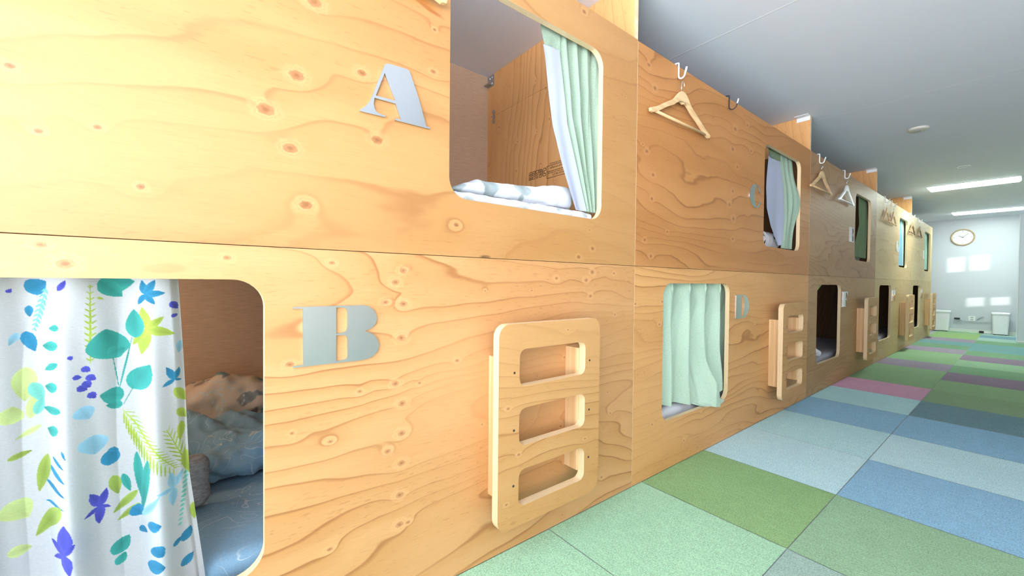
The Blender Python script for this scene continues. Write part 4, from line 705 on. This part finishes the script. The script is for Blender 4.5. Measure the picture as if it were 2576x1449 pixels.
t = thing('smoke_detector', 'round cream smoke detector on the ceiling', 'smoke detector', (4.14, -.415, CEIL))
MB().lathe([(0, -.016), (.045, -.016), (.055, -.012), (.058, -.006), (.058, -.0005)], 'z', (0, 0, 0), 40).build('cover', plain('cream_plastic', (.66, .66, .58), .5), t, True)
MB().lathe([(0, -.0185), (.012, -.0185), (.014, -.0165), (.014, -.016)], 'z', (0, 0, 0), 20).build('sensor', GREYP, t, True)
t = thing('ceiling_ring', 'faint round white fitting on the ceiling before the first ceiling light', 'ceiling fitting', (5.78, -.53, CEIL))
MB().lathe([(.036, -.0005), (.036, -.006), (.044, -.006), (.048, -.0005)], 'z', (0, 0, 0), 40).build('rim', WHITE, t, True)
MB().lathe([(0, -.002), (.0355, -.002), (.0355, -.0005)], 'z', (0, 0, 0), 30).build('plate', PAINT2, t, True)

# ------------------------------------------------------------------ far wall
t = thing('wall_clock', 'round wall clock with a pale wooden rim on the far white wall', 'clock', (XF, -.24, 1.619))
MB().lathe([(.122, -.0005), (.122, -.022), (.128, -.028), (.138, -.028), (.142, -.02), (.142, -.0005)], 'x', (0, 0, 0), 56).build('rim', lumber('clock_wood', (.55, .43, .26), (.45, .33, .19), 'y'), t, True)
MB().lathe([(0, -.012), (.1215, -.012), (.1215, -.0005)], 'x', (0, 0, 0), 56).build('face', plain('clock_face', (.86, .88, .9), .5), t)
gm = plain('clock_grey', (.2, .21, .22), .5)
for i in range(12):
    a = i * PI / 6; r0_, r1_ = (.092, .112) if i % 3 == 0 else (.1, .112); d = Vector((0, math.sin(a), math.cos(a))); q = Vector((0, math.cos(a), -math.sin(a))) * (.003 if i % 3 == 0 else .0018)
    P = [d * r0_ + q, d * r1_ + q, d * r1_ - q, d * r0_ - q]; MB().prism([[(p.y, p.z) for p in P]], -.0135, -.0122, 'yz', 0, 0).build('hour_mark', gm, t)
for nm, an, ln, w in (('hour_hand', 300, .06, .004), ('minute_hand', 48, .09, .003)):
    a = math.radians(an); d = Vector((0, -math.sin(a), math.cos(a))); q = Vector((0, math.cos(a), math.sin(a))) * w
    P = [d * -.015 + q, d * ln + q * .6, d * ln - q * .6, d * -.015 - q]; MB().prism([[(p.y, p.z) for p in P]], -.0165, -.0145, 'yz', 0, 0).build(nm, plain('clock_hand', (.12, .12, .13), .5), t)

def bin_(y, label, x=10.19, half=.1):
    t = thing('waste_bin', label, 'bin', (x, y, 0), 'white bins at the far wall')
    def ring(h, z, d=.09, r=.02): return [(a, b, z) for a, b in rrect(-d, d, -h, h, r, 5)]
    m = MB(); prof = [ring(half * .80, .012, .078), ring(half * .80, .014, .08), ring(half * .94, .318, .094), ring(half * .99, .322, .10), ring(half * .99, .334, .10)]
    k = len(prof[0]); vs = [p for r in prof for p in r]
    fs = [(i * k + j, i * k + (j + 1) % k, (i + 1) * k + (j + 1) % k, (i + 1) * k + j) for i in range(len(prof) - 1) for j in range(k)] + [tuple(reversed(range(k)))]
    m.add(vs, fs).build('body', WHITE, t, False, bevel=.0)
    prof = [ring(half * 1.02, .3345, .104), ring(half * 1.02, .348, .104), ring(half * .97, .357, .098), ring(half * .6, .361, .06)]; m = MB(); vs = [p for r in prof for p in r]
    fs = [(i * k + j, i * k + (j + 1) % k, (i + 1) * k + (j + 1) % k, (i + 1) * k + j) for i in range(3) for j in range(k)] + [tuple(reversed(range(k))), tuple(3 * k + j for j in range(k))]
    m.add(vs, fs).build('lid', WHITE, t)
    for sx in (-1, 1):
        for sy in (-1, 1): MB().lathe([(0, -.011), (.012, -.011), (.012, .011), (0, .011)], 'y', (sx * .055, sy * half * .62, .0122), 14).build('caster', BLACK, t, True)
    return t
bin_(-.03, 'white lidded waste bin on casters next to the last step ladder', half=.112)
bin_(-.685, 'white lidded waste bin on casters beside the white door', half=.098)
t = thing('wall_socket', 'white wall socket plate between the two bins', 'socket', (XF, -.37, .235))
MB().box(-.008, -.0005, -.04, .04, -.045, .04).build('plate', WHITE, t, bevel=.002)
for z in (-.02, .015): MB().box(-.0095, -.0081, -.016, .016, z - .008, z + .008).build('outlet', GREYP, t)
t = thing('power_adapter', 'black power adapter with plug on the far wall beside the left bin', 'adapter', (XF - .001, -.2, .222)); MB().box(-.05, -.0005, -.036, .03, -.012, .013).build('body', BLACK, t, bevel=.004); MB().tube([(-.025, -.03, -.01), (-.025, -.07, -.04), (-.02, -.1, -.03)], [.008, .009, .003], 8).build('plug', GREYP, t, True)
c = MB().tube([(XF - .012, -.30, .18), (XF - .01, -.36, .172), (XF - .01, -.45, .172), (XF - .01, -.56, .178)], .004, 8).tube([(XF - .012, -.43, .215), (XF - .012, -.46, .255), (XF - .015, -.50, .272)], .006, 8).build('mounted_cable', GREYP, None, True); tag(c, 'thin grey cable running along the far wall beside the socket', 'cable')
t = thing('power_strip', 'white power strip with black plug on the floor beside the right bin', 'power strip', (10.26, -.49, 0)); MB().box(-.03, .02, -.1, -.02, .001, .03).build('body', WHITE, t, bevel=.004); MB().box(-.03, .012, -.0195, .032, .001, .04).build('plug', BLACK, t, bevel=.008)

# ------------------------------------------------------------------ light
W = bpy.data.worlds.new('World'); bpy.context.scene.world = W; W.use_nodes = True
bg = W.node_tree.nodes['Background']; bg.inputs[0].default_value = (*SKY_C, 1); bg.inputs[1].default_value = SKY
# outside: sky above, over-bright lower half added to lift the ceiling light
_t = W.node_tree; _g = _t.nodes.new('ShaderNodeTexCoord'); _s = _t.nodes.new('ShaderNodeSeparateXYZ'); _m = _t.nodes.new('ShaderNodeMapRange'); _x = _t.nodes.new('ShaderNodeMix'); _x.data_type = 'RGBA'
_t.links.new(_g.outputs['Generated'], _s.inputs[0]); _t.links.new(_s.outputs[2], _m.inputs[0]); _m.inputs[1].default_value = -.08; _m.inputs[2].default_value = .08
_t.links.new(_m.outputs[0], _x.inputs[0]); _x.inputs[6].default_value = (*GROUND_FILL, 1); _x.inputs[7].default_value = (*SKY_C, 1); _t.links.new(_x.outputs[2], bg.inputs[0])
def portal(name, loc, rot, sx, sy):
    l = bpy.data.lights.new(name, 'AREA'); l.shape = 'RECTANGLE'; l.size = sx; l.size_y = sy; l.cycles.is_portal = True
    o = bpy.data.objects.new(name, l); C.objects.link(o); o.location = loc; o.rotation_euler = rot
_s = bpy.data.lights.new('sun', 'SUN'); _s.energy = SUN; _s.angle = .012; _s.color = (1., .95, .88)
_o = bpy.data.objects.new('sun', _s); C.objects.link(_o); _o.rotation_euler = Vector((.6, 1., -.1)).to_track_quat('-Z', 'Y').to_euler()
portal('window_daylight', (XB - .11, (WB[0] + WB[1]) / 2, (WB[2] + WB[3]) / 2), (0, -PI / 2, 0), WB[3] - WB[2], WB[1] - WB[0])
portal('window_daylight', ((WR[0] + WR[1]) / 2, YR - .11, (WR[2] + WR[3]) / 2), (PI / 2, 0, 0), WR[1] - WR[0], WR[3] - WR[2])
portal('window_daylight', ((WS[0] + WS[1]) / 2, YR - .11, (WS[2] + WS[3]) / 2), (PI / 2, 0, 0), WS[1] - WS[0], WS[3] - WS[2])

# fill light added without a fixture, brightening the bunk behind the leaf-print curtain
_l = bpy.data.lights.new('bunk_fill_light', 'POINT'); _l.energy = 2.0; _l.color = (1., .86, .68); _l.shadow_soft_size = .05
_o = bpy.data.objects.new('bunk_fill_light', _l); C.objects.link(_o); _o.location = (-.28, .55, .74)

# ------------------------------------------------------------------ camera
F, YAW, PITCH, ROLL, CD, CH = 1008.21, .907494, -.0164738, -.00998207, .91522, .784559
f = Vector((math.cos(PITCH) * math.cos(YAW), math.cos(PITCH) * math.sin(YAW), math.sin(PITCH)))
r = Vector((math.sin(YAW), -math.cos(YAW), 0)); d = f.cross(r)
r2 = r * math.cos(ROLL) + d * math.sin(ROLL); d2 = d * math.cos(ROLL) - r * math.sin(ROLL)
cam = bpy.data.cameras.new('camera'); cam.sensor_width = 36; cam.lens = F / 2576 * 36; cam.clip_start = .01
co = bpy.data.objects.new('camera', cam); C.objects.link(co)
M = Matrix((r2, -d2, -f)).transposed().to_4x4(); M.translation = Vector((0, -CD, CH)); co.matrix_world = M
sc = bpy.context.scene; sc.camera = co
vs_ = sc.view_settings; vs_.view_transform = 'Standard'; vs_.look = 'None'; vs_.gamma = 1; vs_.use_curve_mapping = False; vs_.exposure = EXPO
